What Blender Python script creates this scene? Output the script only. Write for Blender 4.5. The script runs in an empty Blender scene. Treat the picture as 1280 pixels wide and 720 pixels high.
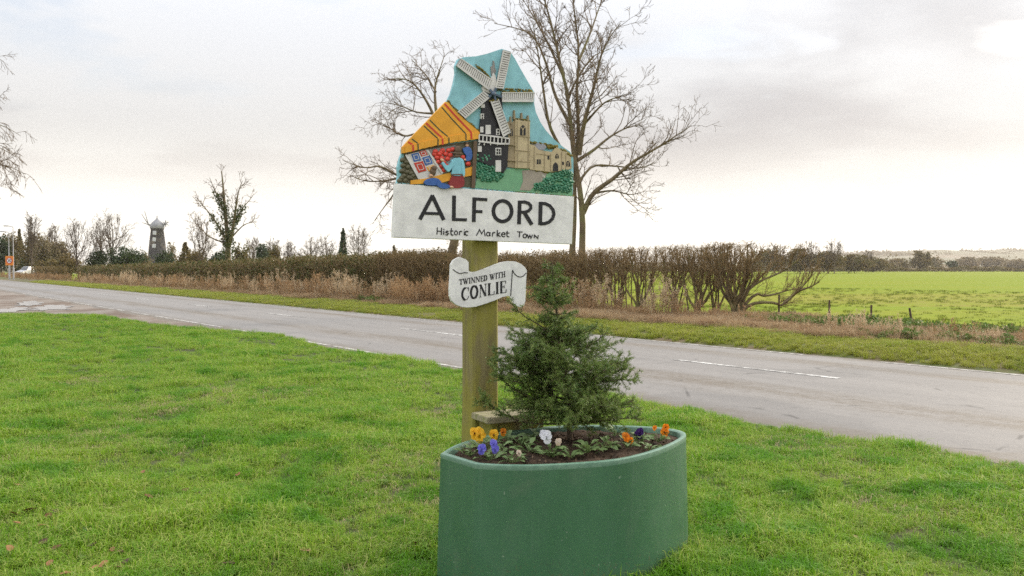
import bpy, bmesh, math, random
import numpy as np
from mathutils import Vector, Matrix

random.seed(7)
RNG = np.random.default_rng(11)
SC = bpy.context.scene
COL = SC.collection
rad = math.radians

# ------------------------------------------------------------------ camera
CAM_H, LENS, PITCH = 1.6, 30.0, rad(1.34)
F = LENS / 36.0 * 1280.0
cam = bpy.data.cameras.new('camera')
cam.lens = LENS
cam.sensor_width = 36.0
cam.clip_start = 0.1
cam.clip_end = 9000.0
cam.dof.use_dof = True
cam.dof.focus_distance = 4.7
cam.dof.aperture_fstop = 9.0
camo = bpy.data.objects.new('camera', cam)
camo.location = (0, 0, CAM_H)
camo.rotation_euler = (math.pi / 2 - PITCH, 0, 0)
COL.objects.link(camo)
SC.camera = camo

# ------------------------------------------------------------------ sky, sun, exposure
SUN_AZ, SUN_EL = rad(52), rad(24)          # to the right of straight ahead, low
world = bpy.data.worlds.new('World')
SC.world = world
world.use_nodes = True
wn, wl = world.node_tree.nodes, world.node_tree.links
wn.clear()
def W_(t, **k):
    n = wn.new(t)
    for a, b in k.items():
        setattr(n, a, b)
    return n
def wmath(op, a, b=None, c=None):
    n = W_('ShaderNodeMath', operation=op)
    for i, v in enumerate((a, b, c)):
        if v is None:
            continue
        if isinstance(v, (int, float)):
            n.inputs[i].default_value = v
        else:
            wl.new(v, n.inputs[i])
    return n.outputs[0]
def wmix(f, a, b, mode='MIX'):
    n = W_('ShaderNodeMix', data_type='RGBA', blend_type=mode)
    for s, v in ((n.inputs[0], f), (n.inputs[6], a), (n.inputs[7], b)):
        if isinstance(v, (int, float)):
            s.default_value = v
        elif isinstance(v, tuple):
            s.default_value = (*v, 1.0)
        else:
            wl.new(v, s)
    return n.outputs[2]
def wramp(v, a, b, x=0.0, y=1.0, smooth=True):
    n = W_('ShaderNodeMapRange')
    n.interpolation_type = 'SMOOTHSTEP' if smooth else 'LINEAR'
    wl.new(v, n.inputs[0])
    for i, q in enumerate((a, b, x, y)):
        n.inputs[1 + i].default_value = q
    return n.outputs[0]
sky = W_('ShaderNodeTexSky', sky_type='NISHITA')
sky.sun_disc = False
sky.sun_elevation = SUN_EL
sky.sun_rotation = SUN_AZ
sky.air_density = 1.0
sky.dust_density = 2.0
tc = W_('ShaderNodeTexCoord')
sep = W_('ShaderNodeSeparateXYZ')
wl.new(tc.outputs['Generated'], sep.inputs[0])
zup = wmath('MAXIMUM', sep.outputs[2], 0.0)
den = wmath('ADD', zup, 0.20)
comb = W_('ShaderNodeCombineXYZ')
wl.new(wmath('DIVIDE', sep.outputs[0], den), comb.inputs[0])
wl.new(wmath('DIVIDE', sep.outputs[1], den), comb.inputs[1])
def wnoise(scale, detail, rough, dist, off):
    mp = W_('ShaderNodeMapping')
    mp.inputs['Location'].default_value = off
    mp.inputs['Scale'].default_value = (0.75, 1.0, 1.0)
    wl.new(comb.outputs[0], mp.inputs[0])
    n = W_('ShaderNodeTexNoise')
    n.inputs['Scale'].default_value = scale
    n.inputs['Detail'].default_value = detail
    n.inputs['Roughness'].default_value = rough
    n.inputs['Distortion'].default_value = dist
    wl.new(mp.outputs[0], n.inputs['Vector'])
    return n.outputs[0]
n1 = wnoise(0.95, 5.0, 0.5, 0.3, (3.1, 1.7, 0.0))
n2 = wnoise(2.6, 7.0, 0.55, 0.2, (8.3, 4.4, 2.0))
cl = wmath('ADD', wmath('MULTIPLY', n1, 0.7), wmath('MULTIPLY', n2, 0.3))
dark = wramp(cl, 0.43, 0.62)                       # where the cloud is thick
gap = wramp(n2, 0.52, 0.68)                        # where blue shows through
# CIE-like overcast: the cloud is brighter towards the zenith
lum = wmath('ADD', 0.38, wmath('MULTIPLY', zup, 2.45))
thin = wmix(wramp(zup, 0.03, 0.30), (0.585, 0.565, 0.53), (0.400, 0.410, 0.430))
thick = wmix(wramp(zup, 0.05, 0.30), (0.455, 0.428, 0.41), (0.262, 0.266, 0.284))
cloud = wmix(dark, thin, thick)
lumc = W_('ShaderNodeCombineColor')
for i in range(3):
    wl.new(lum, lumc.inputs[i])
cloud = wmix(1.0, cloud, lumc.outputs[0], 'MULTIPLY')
# bright veil round the hidden sun and along the horizon
sdir = (math.sin(SUN_AZ) * math.cos(SUN_EL), math.cos(SUN_AZ) * math.cos(SUN_EL), math.sin(SUN_EL))
dt = W_('ShaderNodeVectorMath', operation='DOT_PRODUCT')
wl.new(tc.outputs['Generated'], dt.inputs[0])
dt.inputs[1].default_value = sdir
glow = wmath('MULTIPLY', wramp(dt.outputs['Value'], 0.74, 1.0), 0.26)
cloud = wmix(glow, cloud, (0.74, 0.715, 0.675))
hz = wmath('MULTIPLY', wramp(zup, 0.17, 0.01), 0.92)
cloud = wmix(hz, cloud, (0.715, 0.685, 0.625))
skyc = W_('ShaderNodeVectorMath', operation='SCALE')
wl.new(sky.outputs[0], skyc.inputs[0])
skyc.inputs['Scale'].default_value = 1.0
# clouds are given in background units (strength 0.1), the blue comes from the sky texture
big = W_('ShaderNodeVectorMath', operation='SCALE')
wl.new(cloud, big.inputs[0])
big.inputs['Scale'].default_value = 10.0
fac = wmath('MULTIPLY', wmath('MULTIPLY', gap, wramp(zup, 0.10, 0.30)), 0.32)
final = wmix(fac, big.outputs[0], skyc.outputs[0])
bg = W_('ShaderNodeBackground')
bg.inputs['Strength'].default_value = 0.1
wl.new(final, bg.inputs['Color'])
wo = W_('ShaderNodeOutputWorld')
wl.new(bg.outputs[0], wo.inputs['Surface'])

sun = bpy.data.lights.new('sun', 'SUN')
sun.energy = 1.5
sun.angle = rad(14)
sun.color = (1.0, 0.87, 0.70)
suno = bpy.data.objects.new('sun', sun)
suno.rotation_euler = Vector(sdir).to_track_quat('Z', 'Y').to_euler()
suno.location = (20, 10, 30)
COL.objects.link(suno)

SC.view_settings.view_transform = 'Standard'
SC.view_settings.look = 'None'
SC.view_settings.exposure = 1.15
SC.view_settings.gamma = 1.0
SC.view_settings.use_curve_mapping = False
SC.cycles.max_bounces = 6
SC.cycles.transparent_max_bounces = 8
SC.cycles.volume_bounces = 0
SC.cycles.sample_clamp_indirect = 3.0
SC.cycles.use_denoising = False
HAZE = .00019

# ------------------------------------------------------------------ helpers: where things stand
FWD = np.array([0, math.cos(PITCH), -math.sin(PITCH)])
UPV = np.array([0, math.sin(PITCH), math.cos(PITCH)])
EYE = np.array([0, 0, CAM_H])
def ray(px, py):
    return FWD + np.array([1.0, 0, 0]) * ((px - 640.0) / F) + UPV * ((360.0 - py) / F)
def gnd(px, py, z=0.0):                       # point of the photograph on the ground
    r = ray(px, py)
    return EYE + r * ((z - CAM_H) / r[2])
def at(px, py, Y):                            # point of the photograph at a distance
    r = ray(px, py)
    return EYE + r * (Y / r[1])
RD, RN = np.array([-0.6, 0.8, 0.0]), np.array([0.8, 0.6, 0.0])   # along and across the road
def tn(t, n, z=0.0):
    return RD * t + RN * n + np.array([0, 0, z])
def on_line(px, n):                           # distance of the point seen in column px on a line parallel to the road
    k = (px - 640.0) / F
    Y = n / (0.8 * k + 0.6)
    return np.array([k * Y, Y, 0.0])

# ------------------------------------------------------------------ helpers: objects
def link(o, parent=None):
    COL.objects.link(o)
    if parent is not None:
        o.parent = parent
    return o
def tag(o, label=None, cat=None, group=None, kind=None):
    if label: o['label'] = label
    if cat: o['category'] = cat
    if group: o['group'] = group
    if kind: o['kind'] = kind
    return o
def empty(name, loc, label=None, cat=None, group=None, rz=0.0):
    o = bpy.data.objects.new(name, None)
    o.empty_display_size = 0.1
    o.location = [float(v) for v in loc]
    o.rotation_euler = (0, 0, rz)
    link(o)
    return tag(o, label, cat, group)
def mk(name, V, FA, mats, parent=None, smooth=False, mi=None, org=None):
    """FA: list of int arrays (n,3) or (n,4). mats: material or list. org: subtracted from V."""
    V = np.asarray(V, dtype=np.float32).reshape(-1, 3)
    if org is not None:
        V = V - np.asarray(org, dtype=np.float32)
    if isinstance(FA, np.ndarray):
        FA = [FA]
    FA = [np.asarray(f, dtype=np.int32) for f in FA if len(f)]
    me = bpy.data.meshes.new(name)
    me.vertices.add(len(V))
    me.vertices.foreach_set('co', V.ravel())
    nl = sum(f.size for f in FA)
    nf = sum(len(f) for f in FA)
    me.loops.add(nl)
    me.polygons.add(nf)
    me.loops.foreach_set('vertex_index', np.concatenate([f.ravel() for f in FA]))
    tot = np.concatenate([np.full(len(f), f.shape[1], dtype=np.int32) for f in FA])
    st = np.concatenate([[0], np.cumsum(tot)[:-1]]).astype(np.int32)
    me.polygons.foreach_set('loop_start', st)
    if mi is not None:
        me.polygons.foreach_set('material_index', np.asarray(mi, dtype=np.int32))
    me.update(calc_edges=True)
    me.validate()
    me.polygons.foreach_set('use_smooth', np.full(len(me.polygons), bool(smooth)))
    for m in (mats if isinstance(mats, (list, tuple)) else [mats]):
        me.materials.append(m)
    o = bpy.data.objects.new(name, me)
    return link(o, parent)
def bobj(name, bm, mats, parent=None, smooth=False):
    me = bpy.data.meshes.new(name)
    bmesh.ops.recalc_face_normals(bm, faces=bm.faces[:])
    bm.to_mesh(me)
    bm.free()
    me.polygons.foreach_set('use_smooth', np.full(len(me.polygons), bool(smooth)))
    for m in (mats if isinstance(mats, (list, tuple)) else [mats]):
        me.materials.append(m)
    return link(bpy.data.objects.new(name, me), parent)
def inst(src, name, parent, M):
    o = bpy.data.objects.new(name, src.data if isinstance(src, bpy.types.Object) else src)
    link(o, parent)
    o.matrix_local = M
    return o
def box(bm, a, b, mi=0, M=None):
    g = bmesh.ops.create_cube(bm, size=1.0)
    a, b = np.array(a, float), np.array(b, float)
    for v in g['verts']:
        v.co = Vector(((v.co.x + .5) * (b[0] - a[0]) + a[0], (v.co.y + .5) * (b[1] - a[1]) + a[1], (v.co.z + .5) * (b[2] - a[2]) + a[2]))
        if M is not None:
            v.co = M @ v.co
    for f in {f for v in g['verts'] for f in v.link_faces}:
        f.material_index = mi
    return g['verts']
def tubes(groups, sides=4):
    """groups: list of (P (N,k,3), R (N,k)). Returns V, F."""
    VV, FF, off = [], [], 0
    for P, R in groups:
        N, k, _ = P.shape
        if N == 0:
            continue
        T = np.gradient(P, axis=1)
        T /= np.linalg.norm(T, axis=2, keepdims=True) + 1e-9
        ref = np.tile(np.array([0.31, 0.22, 0.92]), (N, 1))
        par = np.abs((T[:, 0] * ref).sum(1)) > 0.9
        ref[par] = (0.9, -0.3, 0.2)
        U = np.cross(T, ref[:, None, :])
        U /= np.linalg.norm(U, axis=2, keepdims=True) + 1e-9
        B = np.cross(T, U)
        a = np.arange(sides) * 2 * math.pi / sides
        V = P[:, :, None, :] + R[:, :, None, None] * (np.cos(a)[None, None, :, None] * U[:, :, None, :] + np.sin(a)[None, None, :, None] * B[:, :, None, :])
        idx = np.arange(N * k * sides).reshape(N, k, sides) + off
        nx = np.roll(idx, -1, axis=2)
        q = np.stack([idx[:, :-1], nx[:, :-1], nx[:, 1:], idx[:, 1:]], axis=-1).reshape(-1, 4)
        VV.append(V.reshape(-1, 3)); FF.append(q); off += N * k * sides
    return np.concatenate(VV), np.concatenate(FF)
def resample(pts, k):
    pts = np.asarray(pts, float)
    # smooth the polyline with Catmull-Rom, then take k points
    P = np.vstack([2 * pts[0] - pts[1], pts, 2 * pts[-1] - pts[-2]])
    out = []
    for i in range(1, len(P) - 2):
        for s in np.linspace(0, 1, 8, endpoint=False):
            a, b, c, d = P[i - 1], P[i], P[i + 1], P[i + 2]
            out.append(.5 * ((2 * b) + (c - a) * s + (2 * a - 5 * b + 4 * c - d) * s * s + (3 * b - a - 3 * c + d) * s ** 3))
    out.append(P[-2])
    out = np.array(out)
    L = np.concatenate([[0], np.cumsum(np.linalg.norm(np.diff(out, axis=0), axis=1))])
    s = np.linspace(0, L[-1], k)
    return np.stack([np.interp(s, L, out[:, j]) for j in range(out.shape[1])], axis=1)
def unit(v):
    return v / (np.linalg.norm(v, axis=-1, keepdims=True) + 1e-9)
def sprout(P, R, rng, dens, L, ang, r, k=4, t0=.15, t1=1.0, up=.15, wander=.18, droop=0.0, fall=.55, tip=.35, flatq=1.0):
    """side shoots of polylines P (N,kp,3): dens per metre, length range L, angle range (degrees)."""
    N, kp, _ = P.shape
    seg = np.linalg.norm(np.diff(P, axis=1), axis=2)
    plen = seg.sum(1)
    cnt = np.maximum(1, np.round(plen * dens * rng.uniform(.75, 1.25, N))).astype(int)
    pi = np.repeat(np.arange(N), cnt)
    M = len(pi)
    t = t0 + (t1 - t0) * rng.random(M) ** .85
    x = t * (kp - 1)
    i0 = np.minimum(x.astype(int), kp - 2)
    fr = (x - i0)[:, None]
    pos = P[pi, i0] * (1 - fr) + P[pi, i0 + 1] * fr
    rp = R[pi, i0] * (1 - fr[:, 0]) + R[pi, i0 + 1] * fr[:, 0]
    tan = unit(P[pi, i0 + 1] - P[pi, i0])
    q = unit(rng.normal(size=(M, 3)))
    q[:, 2] *= flatq
    side = unit(q - (q * tan).sum(1, keepdims=True) * tan)
    a = np.radians(rng.uniform(ang[0], ang[1], M))[:, None]
    d = np.cos(a) * tan + np.sin(a) * side
    d[:, 2] += up
    d = unit(d)
    ln = rng.uniform(L[0], L[1], M) * (1 - fall * t)
    out = np.zeros((M, k, 3))
    out[:, 0] = pos
    for j in range(1, k):
        d = d + rng.normal(size=(M, 3)) * wander
        d[:, 2] += up * .35 - droop
        d = unit(d)
        out[:, j] = out[:, j - 1] + d * (ln / (k - 1))[:, None]
    r0 = np.minimum(r, rp * .85)
    RR = r0[:, None] * np.linspace(1, tip, k)[None, :]
    return out, RR
def cards(C, size, rng, aspect=1.6, nrm=None, flat=0.0):
    """leaf quads: C (N,3) centres, size (N,) or float."""
    N = len(C)
    a = unit(rng.normal(size=(N, 3)))
    if flat:
        a[:, 2] *= (1 - flat)
        a = unit(a)
    b = unit(np.cross(a, rng.normal(size=(N, 3))))
    s = np.broadcast_to(np.asarray(size, float), (N,))[:, None]
    c = np.cross(a, b)
    V = np.stack([C - a * s * aspect * .5, C + b * s * .5 + c * s * .12, C + a * s * aspect * .5, C - b * s * .5 + c * s * .12], axis=1)
    Q = np.arange(N * 4).reshape(N, 4)
    return V.reshape(-1, 3), Q
def join_vf(parts):
    VV, FF, off = [], [], 0
    for V, Q in parts:
        VV.append(V); FF.append(Q + off); off += len(V)
    return np.concatenate(VV), np.concatenate(FF)

# ------------------------------------------------------------------ materials
def srgb(r, g, b):
    return tuple((c / 255 / 12.92) if c / 255 <= .04045 else ((c / 255 + .055) / 1.055) ** 2.4 for c in (r, g, b))
class NT:
    def __init__(self, name):
        self.m = bpy.data.materials.new(name)
        self.m.use_nodes = True
        self.t = self.m.node_tree
        self.b = self.t.nodes['Principled BSDF']
        self.out = self.t.nodes['Material Output']
    def n(self, typ, **k):
        n = self.t.nodes.new(typ)
        for a, b in k.items():
            setattr(n, a, b)
        return n
    def l(self, a, b):
        self.t.links.new(a, b)
    def put(self, s, v):
        if isinstance(v, (int, float)):
            s.default_value = v
        elif isinstance(v, tuple):
            s.default_value = v if len(v) == len(s.default_value) else (*v, 1.0)
        else:
            self.l(v, s)
    def coord(self, world=False, scale=(1, 1, 1), loc=(0, 0, 0), rz=0.0):
        if world:
            src = self.n('ShaderNodeNewGeometry').outputs['Position']
        else:
            src = self.n('ShaderNodeTexCoord').outputs['Object']
        mp = self.n('ShaderNodeMapping')
        mp.inputs['Scale'].default_value = scale
        mp.inputs['Location'].default_value = loc
        mp.inputs['Rotation'].default_value = (0, 0, rz)
        self.l(src, mp.inputs[0])
        return mp.outputs[0]
    def noise(self, vec, scale, detail=3.0, rough=.55, dist=0.0):
        n = self.n('ShaderNodeTexNoise')
        n.inputs['Scale'].default_value = scale
        n.inputs['Detail'].default_value = detail
        n.inputs['Roughness'].default_value = rough
        n.inputs['Distortion'].default_value = dist
        self.l(vec, n.inputs['Vector'])
        return n.outputs[0]
    def ramp(self, v, a, b, x=0.0, y=1.0):
        n = self.n('ShaderNodeMapRange')
        n.interpolation_type = 'SMOOTHSTEP'
        self.l(v, n.inputs[0])
        for i, q in enumerate((a, b, x, y)):
            n.inputs[1 + i].default_value = q
        return n.outputs[0]
    def mix(self, f, a, b, mode='MIX'):
        n = self.n('ShaderNodeMix', data_type='RGBA', blend_type=mode)
        self.put(n.inputs[0], f); self.put(n.inputs[6], a); self.put(n.inputs[7], b)
        return n.outputs[2]
    def math(self, op, a, b=None):
        n = self.n('ShaderNodeMath', operation=op)
        self.put(n.inputs[0], a)
        if b is not None:
            self.put(n.inputs[1], b)
        return n.outputs[0]
    def bump(self, h, strength=.4, dist=.01):
        n = self.n('ShaderNodeBump')
        n.inputs['Strength'].default_value = strength
        n.inputs['Distance'].default_value = dist
        self.l(h, n.inputs['Height'])
        self.l(n.outputs[0], self.b.inputs['Normal'])
    def done(self, color=None, rough=None, spec=None):
        if color is not None: self.put(self.b.inputs['Base Color'], color)
        if rough is not None: self.put(self.b.inputs['Roughness'], rough)
        if spec is not None: self.put(self.b.inputs['Specular IOR Level'], spec)
        return self.m
def simple(name, c1, c2=None, scale=6.0, rough=.75, bump=.3, bdist=.004, spec=.35, world=False, lo=.35, hi=.68, stretch=(1, 1, 1), c3=None, s3=2.0):
    m = NT(name)
    co = m.coord(world, stretch)
    n = m.noise(co, scale, 5.0, .6)
    c2 = c2 or tuple(v * .7 for v in c1)
    col = m.mix(m.ramp(n, lo, hi), c1, c2)
    if c3:
        col = m.mix(m.ramp(m.noise(m.coord(world, stretch, (4.2, 1.1, 7.7)), s3, 4.0, .6), .52, .68), col, c3)
    if bump:
        m.bump(m.noise(co, scale * 3.1, 4.0, .6), bump, bdist)
    return m.done(col, rough, spec)
def leafy(name, c1, c2, c3=None, scale=3.0, trans=.35, rough=.6, big=.0, c4=None, s4=.5, spec=.25):
    """two-sided foliage: colour varies from leaf to leaf and in patches, lets light through."""
    m = NT(name)
    co = m.coord(True)
    f = m.ramp(m.noise(co, scale, 3.0, .6), .35, .65)
    col = m.mix(f, c1, c2)
    if c3:
        ri = m.n('ShaderNodeNewGeometry').outputs['Random Per Island']
        col = m.mix(m.ramp(ri, .55, 1.0), col, c3)
    if c4:
        col = m.mix(m.ramp(m.noise(m.coord(True, loc=(3, 8, 1)), s4, 4.0, .65, .4), .48, .64), col, c4)
    m.put(m.b.inputs['Base Color'], col)
    m.b.inputs['Roughness'].default_value = rough
    m.b.inputs['Specular IOR Level'].default_value = spec
    tr = m.n('ShaderNodeBsdfTranslucent')
    m.l(col, tr.inputs['Color'])
    mx = m.n('ShaderNodeMixShader')
    mx.inputs[0].default_value = trans
    m.l(m.b.outputs[0], mx.inputs[1]); m.l(tr.outputs[0], mx.inputs[2])
    m.l(mx.outputs[0], m.out.inputs['Surface'])
    return m.m

def scatter(name, pts, rz, scl, variants, label, cat, kind='stuff', tilt=None):
    """a mass too many to count: clump meshes set on points by geometry nodes."""
    pts = np.asarray(pts, np.float32)
    me = bpy.data.meshes.new(name)
    me.vertices.add(len(pts))
    me.vertices.foreach_set('co', pts.ravel())
    a = me.attributes.new('rot', 'FLOAT_VECTOR', 'POINT')
    rot = np.zeros((len(pts), 3), np.float32)
    rot[:, 2] = rz
    if tilt is not None:
        rot[:, 0], rot[:, 1] = tilt[:, 0], tilt[:, 1]
    a.data.foreach_set('vector', rot.ravel())
    a = me.attributes.new('scl', 'FLOAT', 'POINT')
    a.data.foreach_set('value', np.asarray(scl, np.float32))
    a = me.attributes.new('idx', 'INT', 'POINT')
    a.data.foreach_set('value', RNG.integers(0, len(variants), len(pts)).astype(np.int32))
    o = bpy.data.objects.new(name, me)
    link(o)
    tag(o, label, cat, None, kind)
    g = bpy.data.node_groups.new(name + '_nodes', 'GeometryNodeTree')
    g.interface.new_socket('Geometry', in_out='INPUT', socket_type='NodeSocketGeometry')
    g.interface.new_socket('Geometry', in_out='OUTPUT', socket_type='NodeSocketGeometry')
    N, Lk = g.nodes, g.links
    gi, go = N.new('NodeGroupInput'), N.new('NodeGroupOutput')
    jn = N.new('GeometryNodeJoinGeometry')
    for v in reversed(variants):
        oi = N.new('GeometryNodeObjectInfo')
        oi.inputs['Object'].default_value = v
        g2 = N.new('GeometryNodeGeometryToInstance')
        Lk.new(oi.outputs['Geometry'], g2.inputs[0])
        Lk.new(g2.outputs[0], jn.inputs[0])
    ip = N.new('GeometryNodeInstanceOnPoints')
    Lk.new(gi.outputs[0], ip.inputs['Points'])
    Lk.new(jn.outputs[0], ip.inputs['Instance'])
    ip.inputs['Pick Instance'].default_value = True
    def attr(nm, ty):
        n = N.new('GeometryNodeInputNamedAttribute')
        n.data_type = ty
        n.inputs[0].default_value = nm
        return n.outputs[0]
    Lk.new(attr('idx', 'INT'), ip.inputs['Instance Index'])
    er = N.new('FunctionNodeEulerToRotation')
    Lk.new(attr('rot', 'FLOAT_VECTOR'), er.inputs[0])
    Lk.new(er.outputs[0], ip.inputs['Rotation'])
    Lk.new(attr('scl', 'FLOAT'), ip.inputs['Scale'])
    Lk.new(ip.outputs[0], go.inputs[0])
    md = o.modifiers.new('scatter', 'NODES')
    md.node_group = g
    return o
def source(name, V, FA, mat, smooth=False):
    """a clump mesh for scatter(), kept out of the scene"""
    o = mk(name, V, FA, mat, smooth=smooth)
    COL.objects.unlink(o)
    return o
# ------------------------------------------------------------------ the setting: ground, road, lawn, fields
def structure(o):
    return tag(o, kind='structure')
M_ground = simple('ground_turf', (.10, .13, .035), (.15, .13, .06), .05, .95, 0, world=True, c3=(.16, .12, .07), s3=.02)
g = 5200.0
structure(mk('ground', [(-g, -300, -.08), (g, -300, -.08), (g, g, -.08), (-g, g, -.08)], np.array([[0, 1, 2, 3]]), M_ground))

# --- field beyond the hedge: young winter corn with thin, muddy strips
m = NT('field_corn')
co = m.coord(True, (.02, .16, 1))
co2 = m.coord(True, (1.5, 3.6, 1), (2, 5, 0))
pat = m.noise(co, 1.0, 5.0, .62, .5)
fine = m.noise(co2, 1.0, 5.0, .7)
sepf = m.n('ShaderNodeSeparateXYZ')
m.l(m.n('ShaderNodeNewGeometry').outputs['Position'], sepf.inputs[0])
sy = m.math('ADD', sepf.outputs[1], m.math('MULTIPLY', m.math('SUBTRACT', pat, .5), 34.0))
strip = m.math('MULTIPLY', m.ramp(sy, 27, 42), m.ramp(sy, 66, 44))     # drilled late, still bare
bare = m.math('MULTIPLY', m.ramp(m.math('ADD', m.math('MULTIPLY', fine, .65), m.math('MULTIPLY', pat, .35)), .45, .60), m.math('ADD', .10, m.math('MULTIPLY', strip, .62)))
col = m.mix(m.ramp(pat, .35, .65), (.180, .240, .006), (.215, .245, .008))
col = m.mix(m.ramp(fine, .45, .7), col, (.11, .165, .008))
col = m.mix(bare, col, (.25, .170, .055))
m.bump(fine, .6, .08)
M_field = m.done(col, .9, .1)
ft = np.linspace(-70, 330, 60)
fn_ = np.concatenate([[20.2], np.linspace(24, 60, 10), np.linspace(75, 520, 22)])
V = np.array([tn(t, n, -.02) for t in ft for n in fn_])
V[:, 2] += .05 * np.sin(V[:, 0] * .21 + 1) * np.sin(V[:, 1] * .17)
i = np.arange(len(ft) * len(fn_)).reshape(len(ft), len(fn_))
structure(mk('field', V, np.stack([i[:-1, :-1], i[:-1, 1:], i[1:, 1:], i[1:, :-1]], -1).reshape(-1, 4), M_field, smooth=True))

# --- road: worn pale tarmac with darker oil bands down the middle of each lane
m = NT('road_tarmac')
geo = m.n('ShaderNodeNewGeometry').outputs['Position']
dp = m.n('ShaderNodeVectorMath', operation='DOT_PRODUCT')
m.l(geo, dp.inputs[0]); dp.inputs[1].default_value = tuple(RN)
cr = m.coord(True, rz=-math.atan2(.8, -.6))
cs = m.n('ShaderNodeMapping'); cs.inputs['Scale'].default_value = (.25, 2.0, 1.0); m.l(cr, cs.inputs[0])
nacross = m.math('ADD', dp.outputs['Value'], m.math('MULTIPLY', m.math('SUBTRACT', m.noise(cs.outputs[0], .7, 4.0, .6), .5), .7))
def band(c, w):
    return m.ramp(m.math('ABSOLUTE', m.math('SUBTRACT', nacross, c)), w, .05)
long_n = m.noise(cs.outputs[0], 1.1, 5.0, .65)
grit = m.noise(m.coord(True), 55.0, 5.0, .8)
grit2 = m.noise(m.coord(True), 9.0, 6.0, .75)
bands = m.math('MULTIPLY', m.math('ADD', band(9.2, .75), m.math('MULTIPLY', band(12.55, .5), 1.0)), m.ramp(m.math('ADD', m.math('MULTIPLY', long_n, .6), m.math('MULTIPLY', grit2, .4)), .34, .62))
col = m.mix(m.ramp(long_n, .3, .7), (.225, .210, .192), (.182, .170, .156))
col = m.mix(bands, col, (.125, .097, .062))
col = m.mix(m.ramp(grit, .45, .70, 0, .75), col, (.275, .25, .22))
col = m.mix(m.ramp(grit2, .5, .8, 0, .6), col, (.085, .076, .066))
ed_n = m.noise(m.coord(True), 1.6, 6.0, .7)
nlow = m.math('ADD', dp.outputs['Value'], m.math('MULTIPLY', m.math('SUBTRACT', ed_n, .5), 1.4))
mud = m.math('MAXIMUM', m.ramp(nlow, 8.0, 7.35), m.ramp(nlow, 13.35, 13.95))
col = m.mix(m.math('MULTIPLY', mud, m.ramp(grit2, .30, .55, .35, .9)), col, (.135, .105, .068))
patch = m.ramp(m.noise(m.coord(True, loc=(7, 3, 0)), .35, 2.0, .4), .60, .63)
col = m.mix(m.math('MULTIPLY', patch, .35), col, (.13, .122, .112))
vo = m.n('ShaderNodeTexVoronoi', feature='DISTANCE_TO_EDGE')
vo.inputs['Scale'].default_value = .42
wob = m.n('ShaderNodeMix', data_type='RGBA'); wob.inputs[0].default_value = .12
m.l(m.coord(True), wob.inputs[6])
nz = m.n('ShaderNodeTexNoise'); nz.inputs['Scale'].default_value = 1.4; nz.inputs['Detail'].default_value = 5.0
m.l(m.coord(True), nz.inputs['Vector']); m.l(nz.outputs['Color'], wob.inputs[7])
m.l(wob.outputs[2], vo.inputs['Vector'])
crack = m.math('MULTIPLY', m.ramp(vo.outputs['Distance'], .010, .003), m.ramp(ed_n, .50, .62))
col = m.mix(m.math('MULTIPLY', crack, .7), col, (.05, .045, .038))
m.bump(grit, .5, .006)
M_road = m.done(col, .62, .45)
cl_t = list(np.linspace(-22, 132, 60))
ctr = [tn(t, 10.7) for t in cl_t]
ctr += list(resample([tn(132, 10.7), tn(140, 10.7), np.array([-97., 153, 0]), np.array([-112., 188, 0]), np.array([-122., 235, 0]), np.array([-150., 330, 0])], 24)[1:])
ctr = np.array(ctr)
dirs = unit(np.gradient(ctr, axis=0))
nor = np.stack([dirs[:, 1], -dirs[:, 0], np.zeros(len(dirs))], 1)
offs = np.array([-3.6, -3.3, -1.8, 0, 1.8, 3.25, 3.55])
camber = np.array([-.03, 0, .025, .04, .025, 0, -.03])
V = (ctr[:, None, :] + nor[:, None, :] * offs[None, :, None])
V[:, :, 2] += camber[None, :]
i = np.arange(V.shape[0] * V.shape[1]).reshape(V.shape[:2])
road = structure(mk('road', V.reshape(-1, 3), np.stack([i[:-1, :-1], i[:-1, 1:], i[1:, 1:], i[1:, :-1]], -1).reshape(-1, 4), M_road, smooth=True))
# painted markings, worn
m = NT('road_paint')
wear = m.noise(m.coord(True), 9.0, 6.0, .75)
wear2 = m.noise(m.coord(True), 1.1, 3.0, .6)
al = m.ramp(m.math('ADD', m.math('MULTIPLY', wear, .6), m.math('MULTIPLY', wear2, .4)), .44, .54)
col = m.mix(al, (.62, .61, .57), (.19, .178, .162))
M_paint = m.done(col, .6, .4)
m = NT('road_paint_faint')
wear = m.noise(m.coord(True), 7.0, 6.0, .75)
col = m.mix(m.ramp(wear, .40, .56), (.60, .58, .53), (.24, .222, .20))
M_paint2 = m.done(col, .6, .4)
def zroad(n):
    return float(np.interp(n - 10.7, offs, camber))
def marking(t0, t1, n, w, mat):
    k = max(2, int((t1 - t0) / 2))
    ts = np.linspace(t0, t1, k)
    V = []
    for t in ts:
        for s in (-1, 1):
            V.append(tn(t, n + s * w / 2, zroad(n + s * w / 2) + .005))
    i = np.arange(2 * k).reshape(k, 2)
    mk('road_marking', V, np.stack([i[:-1, 0], i[:-1, 1], i[1:, 1], i[1:, 0]], -1), mat, road)
def t_of(px, n):
    return float(np.dot(on_line(px, n), RD))
NC = 10.92
ta, tb = t_of(1050, NC), t_of(841, NC)
per = t_of(502, NC) - t_of(841, NC)
for q in range(-2, 12):
    marking(ta + q * per, tb + q * per, NC, .12, M_paint)
t0 = t_of(560, 7.5)
q = t0 - .5
while q < 62:
    L_ = random.uniform(1.2, 4.5)
    marking(q, q + L_, 7.53, .09, M_paint2)
    q += L_ + random.choice([.15, .3, .8])
q = -20
while q < 95:
    L_ = random.uniform(4, 10)
    marking(q, q + L_, 13.66, .11, M_paint2)
    q += L_ + random.choice([.2, .6, 1.5])

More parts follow.
